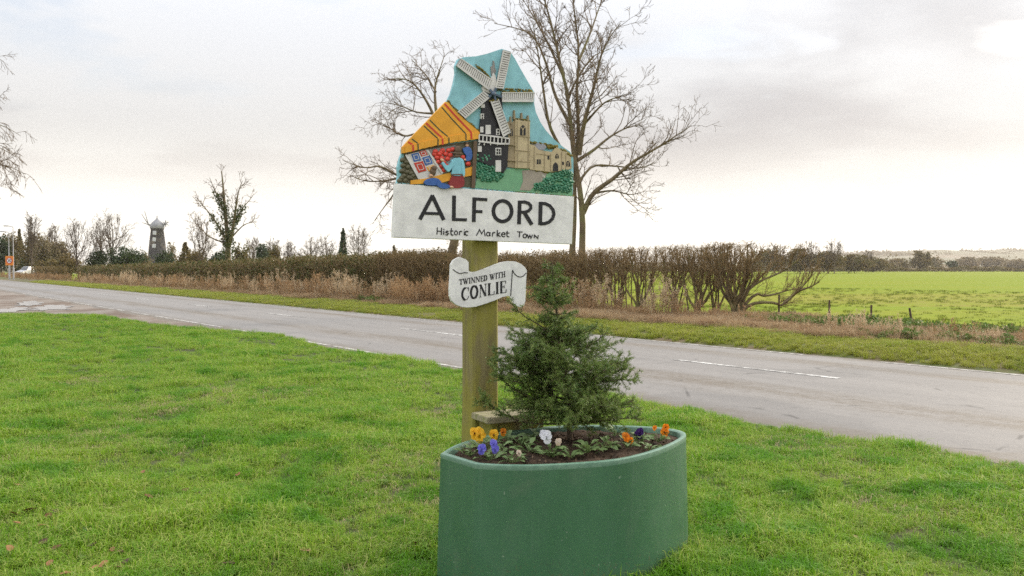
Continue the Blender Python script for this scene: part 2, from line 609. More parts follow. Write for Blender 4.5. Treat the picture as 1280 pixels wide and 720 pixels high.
# --- layby: worn gravel and mud with puddles
m = NT('layby_gravel')
pn = m.noise(m.coord(True, (.5, .25, 1)), .8, 5.0, .65, .6)
fn2 = m.noise(m.coord(True), 14.0, 4.0, .7)
col = m.mix(m.ramp(pn, .42, .60), (.22, .185, .15), (.125, .082, .052))
col = m.mix(m.ramp(fn2, .5, .8, 0, .5), col, (.26, .23, .19))
m.bump(fn2, .6, .02)
M_layby = m.done(col, .7, .35)
lb = []
for t in np.linspace(16, 96, 60):
    for n in np.linspace(2.9, 7.75, 14):
        z = -.012 + .012 * math.sin(t * 1.3) * math.sin(n * 1.9) - .02 * (n > 7.4)
        lb.append(tn(t, n, z))
i = np.arange(60 * 14).reshape(60, 14)
structure(mk('layby', lb, np.stack([i[:-1, :-1], i[:-1, 1:], i[1:, 1:], i[1:, :-1]], -1).reshape(-1, 4), M_layby, smooth=True))
m = NT('puddle_water')
m.b.inputs['Roughness'].default_value = .04
m.bump(m.noise(m.coord(True), 3.0, 2.0), .3, .002)
M_water = m.done((.22, .20, .18), .24, 1.0)
for pts in ([(24, 378.5), (34, 376.5), (51, 377.2), (51, 380), (38, 382), (24, 382)],
            [(40, 385), (62, 381.3), (86, 382), (83, 386), (66, 387), (47, 388)],
            [(-20, 388), (10, 385.5), (23, 384), (38, 385), (28, 388), (0, 390.5), (-20, 391)]):
    P = [gnd(*p, z=.006) for p in pts]
    P = resample(np.array(P + [P[0]]), 81)[:-1]
    c_ = P.mean(0)
    an = np.arange(80) / 80 * 6.283
    wob_ = 1 + .16 * np.sin(5 * an + P[0, 0]) + .13 * np.sin(9 * an + 2) + .09 * np.sin(17 * an) + .05 * RNG.normal(size=80)
    P = c_ + (P - c_) * wob_[:, None]
    P[:, 2] = .006
    structure(mk('puddle', P, np.arange(80).reshape(1, 80), M_water))

# outline of the planter's rim, seen from above
PZ = .68
out_px = [(551, 567), (594, 580), (617, 581.6), (640, 582.3), (670, 582.2), (700, 581), (730, 579.2), (760, 576.8), (785, 573), (810, 567), (828, 561), (841, 555.5), (851, 550), (857, 545)]
rim = [gnd(px, py, PZ)[:2] for px, py in out_px]
rim += [np.array(p) for p in ((.965, 4.78), (.90, 4.87), (.78, 4.93), (.60, 4.97), (.40, 4.975), (.20, 4.93), (.02, 4.83), (-.11, 4.70), (-.22, 4.55), (-.30, 4.40))]
rim = np.array(rim)
ring0 = resample(np.vstack([rim[1:], rim[:1]]), 64)    # from the front corner round the back to the left corner
cen = ring0.mean(0)
def in_planter(P, s=1.03):
    R = cen + (ring0 - cen) * s
    x, y = P[:, 0], P[:, 1]
    c = np.zeros(len(P), bool)
    for a, b in zip(R, np.roll(R, -1, 0)):
        hit = ((a[1] > y) != (b[1] > y)) & (x < (b[0] - a[0]) * (y - a[1]) / (b[1] - a[1] + 1e-12) + a[0])
        c ^= hit
    return c
# --- lawn: the near grass with a ragged edge
edge_px = [(-330, 391), (-180, 393), (-90, 394), (0, 394.5), (50, 394), (110, 395), (160, 401), (205, 408), (250, 412), (330, 417), (372, 425), (400, 434), (436, 440), (470, 445),
           (510, 449), (540, 457), (575, 465.5), (640, 475), (720, 489), (800, 503), (860, 512), (930, 529), (1000, 541), (1080, 551), (1150, 561), (1210, 573), (1280, 586), (1400, 606), (1650, 650)]
E = np.array([gnd(*p) for p in edge_px])
E = resample(E, 220)
E[:, :2] += RNG.normal(size=(220, 2)) * .045
EPX = np.array([[640 + F * e[0] / e[1], 0] for e in E])
B = np.stack([np.linspace(-22, 9, 220), np.linspace(-2.5, -2.5, 220), np.zeros(220)], 1)
def lumps(x, y):
    return (.022 * np.sin(x * 2.1 + 1.3 * np.sin(y * 1.1)) * np.sin(y * 1.7 + .8 * np.sin(x * .9)) + .012 * np.sin(x * 5.3 + 2.1) * np.sin(y * 4.7 + x) + .02 * np.sin(x * .5) * np.sin(y * .43 + .6))
def lawn_z(x, y, de):
    return .012 + (.035 + lumps(x, y)) * np.clip(de / 1.2, 0, 1)
rows = np.linspace(0, 1, 90) ** 1.25
V = np.zeros((220, 90, 3))
for j, s in enumerate(rows):
    V[:, j] = E * (1 - s) + B * s
    d = np.linalg.norm(V[:, j] - E, axis=1)
    V[:, j, 2] = lawn_z(V[:, j, 0], V[:, j, 1], d)
i = np.arange(220 * 90).reshape(220, 90)
M_lawn = simple('lawn_soil', (.040, .055, .014), (.06, .065, .02), 3.0, .95, .6, .02, world=True, c3=(.10, .085, .04), s3=1.3)
structure(mk('lawn', V.reshape(-1, 3), np.stack([i[:-1, :-1], i[1:, :-1], i[1:, 1:], i[:-1, 1:]], -1).reshape(-1, 4), M_lawn, smooth=True))

# --- far verge and the rough strip in front of the hedge
ts = np.linspace(-22, 120, 320)
ns = np.array([13.72, 13.98, 14.4, 15.2, 16.2, 17.2, 18.2, 19.3, 20.6, 21.4])
zs = np.array([-.03, .03, .10, .14, .15, .13, .10, .08, .06, -.03])
V = np.zeros((len(ts), len(ns), 3))
for j, (n, z) in enumerate(zip(ns, zs)):
    nn = n + (RNG.normal(size=len(ts)) * .05 if j < 2 else 0)
    V[:, j] = RD[None] * ts[:, None] + RN[None] * np.broadcast_to(nn, (len(ts),))[:, None]
    V[:, j, 2] = z + .03 * np.sin(ts * 1.3 + j) * (j > 1)
i = np.arange(V.shape[0] * V.shape[1]).reshape(V.shape[:2])
M_verge = simple('verge_soil', (.10, .12, .035), (.16, .115, .065), 1.2, .95, .6, .03, world=True)
structure(mk('verge', V.reshape(-1, 3), np.stack([i[:-1, :-1], i[:-1, 1:], i[1:, 1:], i[1:, :-1]], -1).reshape(-1, 4), M_verge, smooth=True))
def verge_z(n):
    return np.interp(n, ns, zs)

# --- hills along the horizon
M_hill = simple('hill_land', (.16, .15, .09), (.11, .115, .06), .004, .95, 0, world=True, c3=(.20, .15, .10), s3=.003)
hx = np.linspace(-2600, 3800, 260)
H = np.zeros((260, 7, 3))
px_h = [(-900, 333), (300, 331), (800, 330), (1000, 326), (1050, 316), (1090, 315), (1150, 313.5), (1170, 311.5), (1200, 313), (1230, 314), (1260, 312), (1290, 311), (1400, 314), (1700, 322)]
YH = 2300.0
for j, (y, s) in enumerate(((1650, 0), (1850, .3), (2080, .72), (2300, 1.0), (2500, 1.02), (2900, .6), (3600, 0))):
    for k, x in enumerate(hx):
        px = 640 + F * x / YH
        py = np.interp(px, [p[0] for p in px_h], [p[1] for p in px_h])
        h = (335 - py) / F * YH + 1.6 + 2.0 * math.sin(x * .011) + 1.2 * math.sin(x * .037 + j)
        H[k, j] = (x, y, -2 + max(1.0, h) * s)
i = np.arange(260 * 7).reshape(260, 7)
structure(mk('hills', H.reshape(-1, 3), np.stack([i[:-1, :-1], i[1:, :-1], i[1:, 1:], i[:-1, 1:]], -1).reshape(-1, 4), M_hill, smooth=True))

# ------------------------------------------------------------------ grass
M_grass = leafy('grass_blades', (.165, .335, .014), (.232, .385, .022), (.42, .46, .12), 1.2, .40, .5, c4=(.115, .29, .012), s4=1.7, spec=.3)
M_vgrass = leafy('verge_grass_blades', (.24, .32, .016), (.32, .36, .03), (.40, .36, .13), .9, .4, .5, spec=.3)
def blades(rng, n, rad_, h, w, lean, curl=.5, clumpy=1.0):
    a = rng.random(n) * 2 * math.pi
    rr = rad_ * np.sqrt(rng.random(n)) * clumpy
    base = np.stack([rr * np.cos(a), rr * np.sin(a), np.full(n, -.012)], 1)
    hh = rng.uniform(h[0], h[1], n)
    d = rng.random(n) * 2 * math.pi
    ln = rng.uniform(lean[0], lean[1], n)
    out = np.stack([np.cos(d), np.sin(d), np.zeros(n)], 1)
    up = np.array([0, 0, 1.0])
    mid = base + up * (hh * .6)[:, None] + out * (hh * ln * .35)[:, None]
    tip = base + up * (hh * (1 - ln * curl * .6))[:, None] + out * (hh * ln)[:, None]
    s = np.stack([-np.sin(d), np.cos(d), np.zeros(n)], 1)
    ww = (w * rng.uniform(.7, 1.3, n))[:, None]
    V = np.stack([base - s * ww * .5, base + s * ww * .5, mid + s * ww * .42, mid - s * ww * .42, tip], 1)
    k = np.arange(n)[:, None] * 5
    return V.reshape(-1, 3), [k + np.array([[0, 1, 2, 3]]), k + np.array([[3, 2, 4]])]
lawn_src = []
for q in range(7):
    r_ = np.random.default_rng(100 + q)
    V, FA = blades(r_, 58, .080 + .012 * (q % 3), (.024, .100 + .012 * (q % 4)), .0048, (.15, 1.35), .8)
    lawn_src.append(source('grass_clump', V, FA, M_grass))
def edge_dist(P):
    """signed: positive inside the lawn (nearer the camera than its edge in that column)"""
    px = 640 + F * P[:, 0] / P[:, 1]
    o = np.argsort(EPX[:, 0])
    Y = np.interp(px, EPX[o, 0], E[o, 1])
    return Y - P[:, 1]
def fbm(x, y, s, seed=0):
    v = np.zeros_like(x)
    r = np.random.default_rng(seed)
    for k in range(5):
        a = r.random() * 6.28
        f = s * 1.75 ** k
        v += np.sin(f * (x * math.cos(a) + y * math.sin(a)) + r.random() * 6.28 + 1.4 * np.sin(f * .6 * (y * math.cos(a) - x * math.sin(a)) + r.random() * 6)) * .62 ** k
    return v / 2.0
SX = float(at(600, 400, 5.0)[0])
pts = []
for (y0, y1, dens) in ((3.2, 6, 360), (6, 9, 240), (9, 14, 130), (14, 20, 75), (20, 31, 42)):
    A = .72 * (y1 ** 2 - y0 ** 2)
    n = int(A * dens)
    y = np.sqrt(RNG.uniform(y0 ** 2, y1 ** 2, n))
    x = RNG.uniform(-.72, .72, n) * y
    pts.append(np.stack([x, y, np.zeros(n)], 1))
P = np.concatenate(pts)
ed = edge_dist(P)
P = P[ed > .0]; ed = ed[ed > .0]
# nothing grows through the planter or the post
inside = in_planter(P, 1.02) | (np.hypot(P[:, 0] - SX, P[:, 1] - 5.0) < .10)
P = P[~inside]; ed = ed[~inside]
P[:, 2] = lawn_z(P[:, 0], P[:, 1], ed)
tuft = fbm(P[:, 0], P[:, 1], 1.9, 3)
tuft2 = fbm(P[:, 0], P[:, 1], 5.0, 9)
sc_ = .78 + .36 * np.clip(tuft, -1, 1) + .75 * np.clip(tuft2 - .35, 0, 1) + RNG.uniform(-.15, .15, len(P))
sc_ *= np.where(ed < .25, .75, 1.0)
sc_ = np.clip(sc_, .38, 1.7) * (1 + .018 * np.clip(P[:, 1] - 6, 0, 25))
bare = fbm(P[:, 0], P[:, 1], 2.6, 21) > .93
keep = ~(bare & (RNG.random(len(P)) < .45))
P, sc_ = P[keep], sc_[keep]
scatter('lawn_grass', P, RNG.random(len(P)) * 6.28, sc_, lawn_src, 'short bright green tufty grass covering the near lawn', 'grass', tilt=RNG.normal(size=(len(P), 2)) * .14)
# tall tufts
tall_src = []
for q in range(4):
    r_ = np.random.default_rng(140 + q)
    V, FA = blades(r_, 60, .09, (.09, .20), .005, (.25, 1.1), .8)
    tall_src.append(source('verge_clump', V, FA, M_vgrass))
n = 34000
t = -20 + 128 * RNG.random(n) ** 1.25; nn = RNG.uniform(13.92, 16.1, n)
keep = RNG.random(n) < np.clip(1.25 - t / 140, .3, 1)
t, nn = t[keep], nn[keep]
P = RD[None] * t[:, None] + RN[None] * nn[:, None]
P[:, 2] = verge_z(nn) - .01
sc_ = RNG.uniform(.6, 1.15, len(P)) * (.75 + .3 * np.clip((nn - 14) / 2, 0, 1)) * (1 + .3 * fbm(P[:, 0], P[:, 1], .8, 4))
scatter('verge_grass', P, RNG.random(len(P)) * 6.28, np.clip(sc_, .4, 1.6), tall_src, 'long green grass on the far verge beside the road', 'grass', tilt=RNG.normal(size=(len(P), 2)) * .1)
# long darker tufts standing out of the lawn
M_tuft = leafy('tuft_blades', (.10, .27, .012), (.15, .33, .016), (.24, .39, .05), 2.0, .4, .5)
tsrc = []
for q in range(3):
    r_ = np.random.default_rng(180 + q)
    V, FA = blades(r_, 90, .085, (.05, .12), .0045, (.2, 1.0), .8)
    tsrc.append(source('tuft_clump', V, FA, M_tuft))
tp = []
for (px, py, k, sp) in ((905, 583, 26, .16), (945, 588, 24, .16), (990, 586, 12, .12), (1020, 577, 14, .16), (1120, 622, 12, .15), (860, 600, 10, .1), (905, 655, 9, .12), (200, 492, 10, .25), (165, 545, 10, .2), (230, 520, 8, .2),
                        (45, 406, 16, .5), (100, 408, 14, .5), (135, 400, 14, .5), (150, 406, 12, .4), (195, 421, 10, .4), (70, 417, 12, .4), (130, 420, 12, .5), (300, 465, 10, .3), (370, 474, 9, .25), (440, 477, 9, .25), (30, 625, 6, .08), (435, 632, 14, .14), (300, 600, 8, .12), (560, 470, 10, .3), (1180, 640, 10, .16), (1250, 700, 12, .14), (95, 690, 6, .1), (880, 700, 14, .1), (872, 680, 12, .08)):
    c = gnd(px, py)
    tp.append(c[None] + RNG.normal(size=(k, 3)) * np.array([sp, sp * .7, 0]))
# uncut grass against the planter and the post
for q in range(150):
    c_ = ring0[RNG.integers(0, len(ring0))]
    c_ = cen + (c_ - cen) * RNG.uniform(1.065, 1.12)
    tp.append(np.array([[c_[0], c_[1], 0.0]]))
for q in range(14):
    an = RNG.random() * 6.28
    tp.append(np.array([[SX + math.cos(an) * .15, 5.0 + math.sin(an) * .15, 0.0]]))
P = np.concatenate(tp)
ed = edge_dist(P)
inside = in_planter(P, 1.05)
P = P[(ed > .1) & ~inside]
P[:, 2] = .035
scatter('lawn_tufts', P, RNG.random(len(P)) * 6.28, RNG.uniform(.55, 1.05, len(P)), tsrc, 'longer darker grass tufts standing up from the lawn', 'grass')
# small weeds among the grass: daisy and plantain rosettes, moss, dry stems
M_weed = leafy('lawn_weed_leaves', (.10, .19, .025), (.14, .23, .04), (.18, .26, .06), 6.0, .25, .8)
M_thatch = leafy('dry_thatch', (.42, .36, .17), (.33, .27, .12), (.50, .44, .24), 5.0, .3, .7)
wsrc = []
for q in range(4):
    r_ = np.random.default_rng(190 + q)
    VV = []
    nl = 9
    for a in range(nl):
        az = a * 2 * math.pi / nl + r_.uniform(-.3, .3)
        L_ = r_.uniform(.022, .045); w_ = L_ * .42
        d = np.array([math.cos(az), math.sin(az), 0]); s_ = np.array([-d[1], d[0], 0])
        e = r_.uniform(.25, .9)
        VV += [d * .004, d * L_ * .55 + s_ * w_ * .5 + (0, 0, L_ * e * .5), d * L_ + (0, 0, L_ * e * .55), d * L_ * .55 - s_ * w_ * .5 + (0, 0, L_ * e * .5)]
    wsrc.append(source('weed_rosette', np.array(VV) + np.array([0, 0, .012]), np.arange(nl * 4).reshape(nl, 4), M_weed))
n = 2600
y = np.sqrt(RNG.uniform(3.3 ** 2, 13 ** 2, n)); x = RNG.uniform(-.7, .7, n) * y
P = np.stack([x, y, np.zeros(n)], 1)
P = P[(fbm(x, y, 1.1, 31) > .05) & (edge_dist(P) > .1) & ~in_planter(P, 1.04)]
P[:, 2] = lawn_z(P[:, 0], P[:, 1], edge_dist(P)) + .008
scatter('lawn_weeds', P, RNG.random(len(P)) * 6.28, RNG.uniform(.6, 1.25, len(P)), wsrc, 'small broad-leaved weeds growing among the lawn grass', 'weeds')
dsrc = []
for q in range(3):
    r_ = np.random.default_rng(195 + q)
    V, FA = blades(r_, 16, .09, (.025, .085), .0034, (.5, 1.9), .9)
    dsrc.append(source('thatch_clump', V, FA, M_thatch))
n = 9000
y = np.sqrt(RNG.uniform(3.3 ** 2, 12 ** 2, n)); x = RNG.uniform(-.7, .7, n) * y
P = np.stack([x, y, np.zeros(n)], 1)
P = P[(fbm(x, y, 1.6, 41) > .0) & (edge_dist(P) > .05) & ~in_planter(P, 1.03)]
P[:, 2] = lawn_z(P[:, 0], P[:, 1], edge_dist(P)) + .004
scatter('dry_grass', P, RNG.random(len(P)) * 6.28, RNG.uniform(.6, 1.2, len(P)), dsrc, 'thin dry straw-coloured stems lying among the lawn grass', 'grass')
# short corn at the near side of the field
csrc = []
M_corn = leafy('corn_blades', (.115, .155, .012), (.15, .17, .02), None, 1.0, .4, .6)
for q in range(3):
    r_ = np.random.default_rng(160 + q)
    V, FA = blades(r_, 34, .16, (.05, .12), .009, (.2, 1.0), .7)
    csrc.append(source('corn_clump', V, FA, M_corn))
n = 9000
t = RNG.uniform(-24, 45, n); nn = 21.2 + 40 * RNG.random(n) ** 1.8
P = RD[None] * t[:, None] + RN[None] * nn[:, None]
keep = fbm(P[:, 0], P[:, 1], .6, 5) + RNG.normal(size=n) * .5 < .1
P = P[keep]; P[:, 2] = 0
scatter('corn_shoots', P, RNG.random(len(P)) * 6.28, RNG.uniform(.6, 1.3, len(P)), csrc, 'young green corn shoots at the near edge of the field', 'corn')
# ------------------------------------------------------------------ village sign
YAW = rad(28)
SU, SV, SW = np.array([math.cos(YAW), math.sin(YAW), 0]), np.array([0, 0, 1.0]), np.array([math.sin(YAW), -math.cos(YAW), 0])
SCN = at(600, 400, 5.0); SCN[2] = 0
def p2s(px, py, w):
    r = ray(px, py)
    k = (w + np.dot(SCN - EYE, SW)) / np.dot(r, SW)
    P = EYE + r * k
    return float(np.dot(P - SCN, SU)), float(P[2])
c1 = lambda p: (480 + p[0] / 2.769, 50 + p[1] / 2.769)
cA = lambda p: (490 + p[0] / 5.54, 110 + p[1] / 5.54)
cB = lambda p: (560 + p[0] / 7.575, 55 + p[1] / 7.575)
cC = lambda p: (590 + p[0] / 6.0, 130 + p[1] / 6.0)
cN = lambda p: (490 + p[0] / 5.447, 225 + p[1] / 5.447)
cS = lambda p: (555 + p[0] / 9.6, 315 + p[1] / 9.6)
PX = 0.0052                                   # roughly one photograph pixel on the sign, metres
def loc(pts, f, w):
    return [Vector((*(lambda uz: (uz[0], -w, uz[1]))(p2s(*f(p), w)),)) for p in pts]
def prism_bm(bm, pts, f, w0, w1, mi=0, bev=0.0):
    a = loc(pts, f, w1)
    ar = sum(a[i].x * a[(i + 1) % len(a)].z - a[(i + 1) % len(a)].x * a[i].z for i in range(len(a)))
    if ar < 0:
        a = a[::-1]
    n = len(a)
    fr = [bm.verts.new(v) for v in a]
    bk = [bm.verts.new((v.x, -w0, v.z)) for v in a]
    top = bm.faces.new(fr)
    fs = [top]
    for i in range(n):
        fs.append(bm.faces.new((fr[i], bk[i], bk[(i + 1) % n], fr[(i + 1) % n])))
    fs.append(bm.faces.new(bk[::-1]))
    for q in fs:
        q.material_index = mi
    if bev:
        es = list(top.edges)
        r = bmesh.ops.bevel(bm, geom=es, offset=bev, segments=2, affect='EDGES', profile=.6)
        for q in r['faces']:
            q.material_index = mi
def prism(name, pts, f, w0, w1, mat, parent, bev=0.0, smooth_pts=0):
    if smooth_pts:
        pts = resample(np.array(list(pts) + [pts[0]], float), smooth_pts)[:-1]
    bm = bmesh.new()
    prism_bm(bm, pts, f, w0, w1, 0, bev)
    return bobj(name, bm, mat, parent)
def ribbon_bm(bm, pts, f, width, w0, w1, mi=0, closed=False, taper=None):
    """flat stroke with square ends; width in crop pixels"""
    P = np.array(pts, float)
    n = len(P)
    L, R = [], []
    for i in range(n):
        if closed:
            d1, d2 = P[i] - P[i - 1], P[(i + 1) % n] - P[i]
        else:
            d1 = P[i] - P[i - 1] if i else P[1] - P[0]
            d2 = P[i + 1] - P[i] if i < n - 1 else P[-1] - P[-2]
        d1, d2 = d1 / (np.linalg.norm(d1) + 1e-9), d2 / (np.linalg.norm(d2) + 1e-9)
        n1, n2 = np.array([-d1[1], d1[0]]), np.array([-d2[1], d2[0]])
        m_ = n1 + n2
        m_ /= np.linalg.norm(m_) + 1e-9
        ww = (width if taper is None else width * taper[i]) / 2 / max(.45, float(np.dot(m_, n1)))
        L.append(P[i] + m_ * ww); R.append(P[i] - m_ * ww)
    fl, frt = [bm.verts.new(v) for v in loc(L, f, w1)], [bm.verts.new(v) for v in loc(R, f, w1)]
    bl, br = [bm.verts.new(v) for v in loc(L, f, w0)], [bm.verts.new(v) for v in loc(R, f, w0)]
    fs = []
    rng_ = range(n if closed else n - 1)
    for i in rng_:
        j = (i + 1) % n
        fs += [bm.faces.new((fl[i], fl[j], frt[j], frt[i])), bm.faces.new((fl[i], bl[i], bl[j], fl[j])), bm.faces.new((frt[i], frt[j], br[j], br[i]))]
    if not closed:
        fs += [bm.faces.new((fl[0], frt[0], br[0], bl[0])), bm.faces.new((fl[-1], bl[-1], br[-1], frt[-1]))]
    for q in fs:
        q.material_index = mi
def dome_bm(bm, c, f, rx, ry, w0, h, mi=0, rot=0.0, seg=10, ring=4, lump=0.0):
    """flattened half ball standing on the panel: rx, ry in crop pixels"""
    rings = []
    ph = random.random() * 6
    for j in range(ring + 1):
        e = (j / ring) * math.pi / 2
        row = []
        for k in range(seg):
            a = 2 * math.pi * k / seg
            lm = 1 + lump * math.sin(3 * a + ph) * math.cos(e)
            x, y = math.cos(a) * math.cos(e) * rx * lm, math.sin(a) * math.cos(e) * ry * lm
            X, Y = c[0] + x * math.cos(rot) - y * math.sin(rot), c[1] + x * math.sin(rot) + y * math.cos(rot)
            row.append((X, Y))
        if j == ring:
            rings.append([bm.verts.new(loc([c], f, w0 + h)[0])])
        else:
            rings.append([bm.verts.new(v) for v in loc(row, f, w0 + h * math.sin(e))])
    for j in range(ring):
        for k in range(seg):
            k2 = (k + 1) % seg
            if j == ring - 1:
                q = bm.faces.new((rings[j][k], rings[j][k2], rings[j + 1][0]))
            else:
                q = bm.faces.new((rings[j][k], rings[j][k2], rings[j + 1][k2], rings[j + 1][k]))
            q.material_index = mi
            q.smooth = True
def paint(name, c, rough=.55, wearc=(.30, .26, .17), wear=.66, scale=14.0, bump=.25):
    m = NT(name)
    co = m.coord()
    n = m.noise(co, scale, 6.0, .65)
    n2 = m.noise(co, scale * 5, 4.0, .6)
    col = m.mix(m.ramp(n, .3, .7), c, tuple(v * .80 for v in c))
    col = m.mix(m.ramp(m.math('ADD', m.math('MULTIPLY', n, .6), m.math('MULTIPLY', n2, .4)), wear - .05, wear + .04, 0, .8), col, wearc)
    m.bump(n2, bump, .003)
    return m.done(col, rough, .4)
PT = {
    'white': paint('paint_white_board', (.86, .85, .81), .5, (.46, .44, .37), .70, 14.0),
    'black': paint('paint_black', (.022, .021, .023), .45, (.22, .21, .19), .69, 24.0),
    'ink': paint('paint_lettering', (.018, .018, .019), .55, (.10, .10, .09), .78, 30.0),
    'sky': paint('paint_pale_blue', srgb(146, 202, 209), .55, srgb(108, 122, 105), .69, 16.0),
    'cream': paint('paint_sail_white', (.72, .70, .65), .55, (.33, .30, .20), .64, 18.0),
    'grey': paint('paint_sail_grey', (.29, .28, .26), .6, (.2, .18, .12), .66, 18.0),
    'stone': paint('paint_stone', srgb(198, 181, 143), .6, srgb(128, 108, 68), .60, 16.0, .5),
    'stone2': paint('paint_stone_dark', srgb(160, 144, 112), .6, srgb(100, 84, 54), .60, 16.0, .5),
    'dark': paint('paint_dark_openings', (.03, .028, .026), .6, (.1, .09, .07), .7),
    'slate': paint('paint_slate', srgb(165, 165, 172), .6, srgb(110, 100, 70), .64),
    'meadow': paint('paint_meadow_green', srgb(122, 176, 134), .6, srgb(170, 182, 140), .60, 9.0),
    'path': paint('paint_path', srgb(166, 156, 140), .6, srgb(205, 205, 190), .62, 10.0),
    'bush': paint('paint_bush_green', srgb(56, 122, 90), .5, srgb(128, 172, 140), .60, 26.0, .5),
    'bush2': paint('paint_bush_pale', srgb(96, 150, 118), .5, srgb(140, 180, 150), .60, 26.0, .5),
    'orange': paint('paint_orange', srgb(240, 172, 52), .5, srgb(170, 110, 35), .68, 16.0),
    'red': paint('paint_red', srgb(205, 66, 48), .5, srgb(120, 50, 30), .7, 16.0),
    'green': paint('paint_stripe_green', srgb(62, 78, 48), .5, srgb(120, 90, 40), .7, 16.0),
    'fruit': paint('paint_fruit_red', srgb(222, 78, 62), .45, srgb(160, 50, 40), .72, 20.0),
    'blue': paint('paint_blue', srgb(66, 106, 172), .5, srgb(50, 70, 110), .7, 16.0),
    'ltblue': paint('paint_light_blue', srgb(140, 205, 218), .5, srgb(100, 150, 160), .7, 16.0),
    'maroon': paint('paint_maroon', srgb(150, 52, 52), .5, srgb(90, 40, 40), .7, 16.0),
    'brown': paint('paint_brown', srgb(108, 88, 68), .6, srgb(70, 60, 45), .66, 16.0),
    'olive': paint('paint_olive', srgb(100, 96, 72), .6, srgb(70, 64, 45), .64, 16.0),
    'skin': paint('paint_skin', srgb(222, 176, 140), .5),
    'hub': paint('paint_hub', srgb(84, 100, 118), .5, srgb(50, 55, 60), .66),
}
# weathered post timber, green with algae
m = NT('post_timber')
co = m.coord(False, (14, 14, .8))
gr = m.noise(co, 2.0, 6.0, .65, .3)
al_ = m.noise(m.coord(False, (5, 5, 2.0)), 1.3, 5.0, .65)
col = m.mix(m.ramp(gr, .3, .7), (.29, .25, .115), (.17, .14, .066))
col = m.mix(m.ramp(al_, .38, .58, 0, .85), col, (.26, .24, .045))
col = m.mix(m.ramp(m.noise(m.coord(False, (26, 26, 1.4), (3, 1, 2)), 1.2, 4.0, .6), .60, .72, 0, .75), col, (.075, .062, .032))
m.bump(gr, .7, .006)
M_post = m.done(col, .85, .2)
M_plank = simple('plank_timber', (.36, .32, .21), (.24, .22, .12), 9.0, .85, .5, .004, stretch=(1, 8, 8), c3=(.22, .23, .08), s3=3.0)
M_moss = simple('moss', (.20, .155, .028), (.115, .105, .02), 40.0, .95, .8, .006)

sign = empty('village_sign', SCN, 'carved and painted town name sign on a mossy timber post behind the green planter', 'sign', rz=YAW)
hs = .082
bm = bmesh.new()
rings = []
for z, q in ((-.05, 1.12), (.25, 1.10), (.55, 1.06), (.85, 1.0), (1.5, 1.0), (2.0, 1.0), (2.42, 1.0)):
    ch = .013
    a = hs * q
    rings.append([bm.verts.new((x, y, z)) for x, y in ((-a + ch, -a), (a - ch, -a), (a, -a + ch), (a, a - ch), (a - ch, a), (-a + ch, a), (-a, a - ch), (-a, -a + ch))])
for r0, r1 in zip(rings, rings[1:]):
    for k in range(8):
        bm.faces.new((r0[k], r0[(k + 1) % 8], r1[(k + 1) % 8], r1[k]))
bm.faces.new(rings[-1]); bm.faces.new(rings[0][::-1])
bobj('post', bm, M_post, sign)
# ledge board fixed low on the post
zl = p2s(590, 515, hs)[1]
bm = bmesh.new()
box(bm, (-.098, -.30, zl - .036), (.34, -hs - .004, zl))
bmesh.ops.bevel(bm, geom=bm.edges[:], offset=.004, segments=2, affect='EDGES')
bobj('ledge', bm, M_plank, sign)
bm = bmesh.new()
box(bm, (-.05, -.26, zl - .13), (.28, -hs - .006, zl - .038))
bobj('bracket', bm, M_post, sign)

# --- name board
WB0, WB = hs + .003, hs + .047
board = prism('name_board', [(30, 24), (1240, 113), (1226, 437), (12, 390)], cN, WB0, WB, PT['white'], sign, .003)
WP0, WP = hs + .006, hs + .034                # picture panel
def letter(strokes, f, w, name='letter', mat=PT['ink'], parent=board, th=.0022, w0=None):
    bm = bmesh.new()
    for k, s in enumerate(strokes):
        ribbon_bm(bm, s[0], f, s[1], (WB if w0 is None else w0) - .002, (WB if w0 is None else w0) + th + k * .0004, 0, closed=len(s) > 2 and s[2] == 'c', taper=s[3] if len(s) > 3 else None)
    return bobj(name, bm, mat, parent)
def arc(cx, cy, rx, ry, a0, a1, n=16):
    return [(cx + rx * math.cos(rad(a)), cy + ry * math.sin(rad(a))) for a in np.linspace(a0, a1, n)]
S = 26
letter([([(190, 268), (277, 104)], S), ([(273, 104), (353, 272)], S), ([(226, 226), (330, 229)], 19)], cN, WB)
letter([([(423, 106), (421, 277)], S), ([(412, 268), (511, 271)], 20)], cN, WB)
letter([([(561, 118), (557, 285)], S), ([(551, 128), (649, 134)], 21), ([(560, 213), (616, 215)], 20)], cN, WB)
letter([([(753 + 62 * math.cos(a), 212 + 70 * math.sin(a)) for a in np.linspace(0, 2 * math.pi, 36, endpoint=False)], 25, 'c')], cN, WB)
letter([([(870, 140), (865, 301)], S), ([(868, 150), (905, 150), (930, 158), (945, 175), (945, 193), (930, 210), (905, 219), (868, 219)], 21), ([(898, 215), (953, 304)], S)], cN, WB)
letter([([(1013, 148), (1009, 306)], S), ([(1012, 158), (1045, 161), (1075, 175), (1097, 203), (1103, 232), (1094, 262), (1070, 286), (1040, 297), (1008, 298)], 22)], cN, WB)
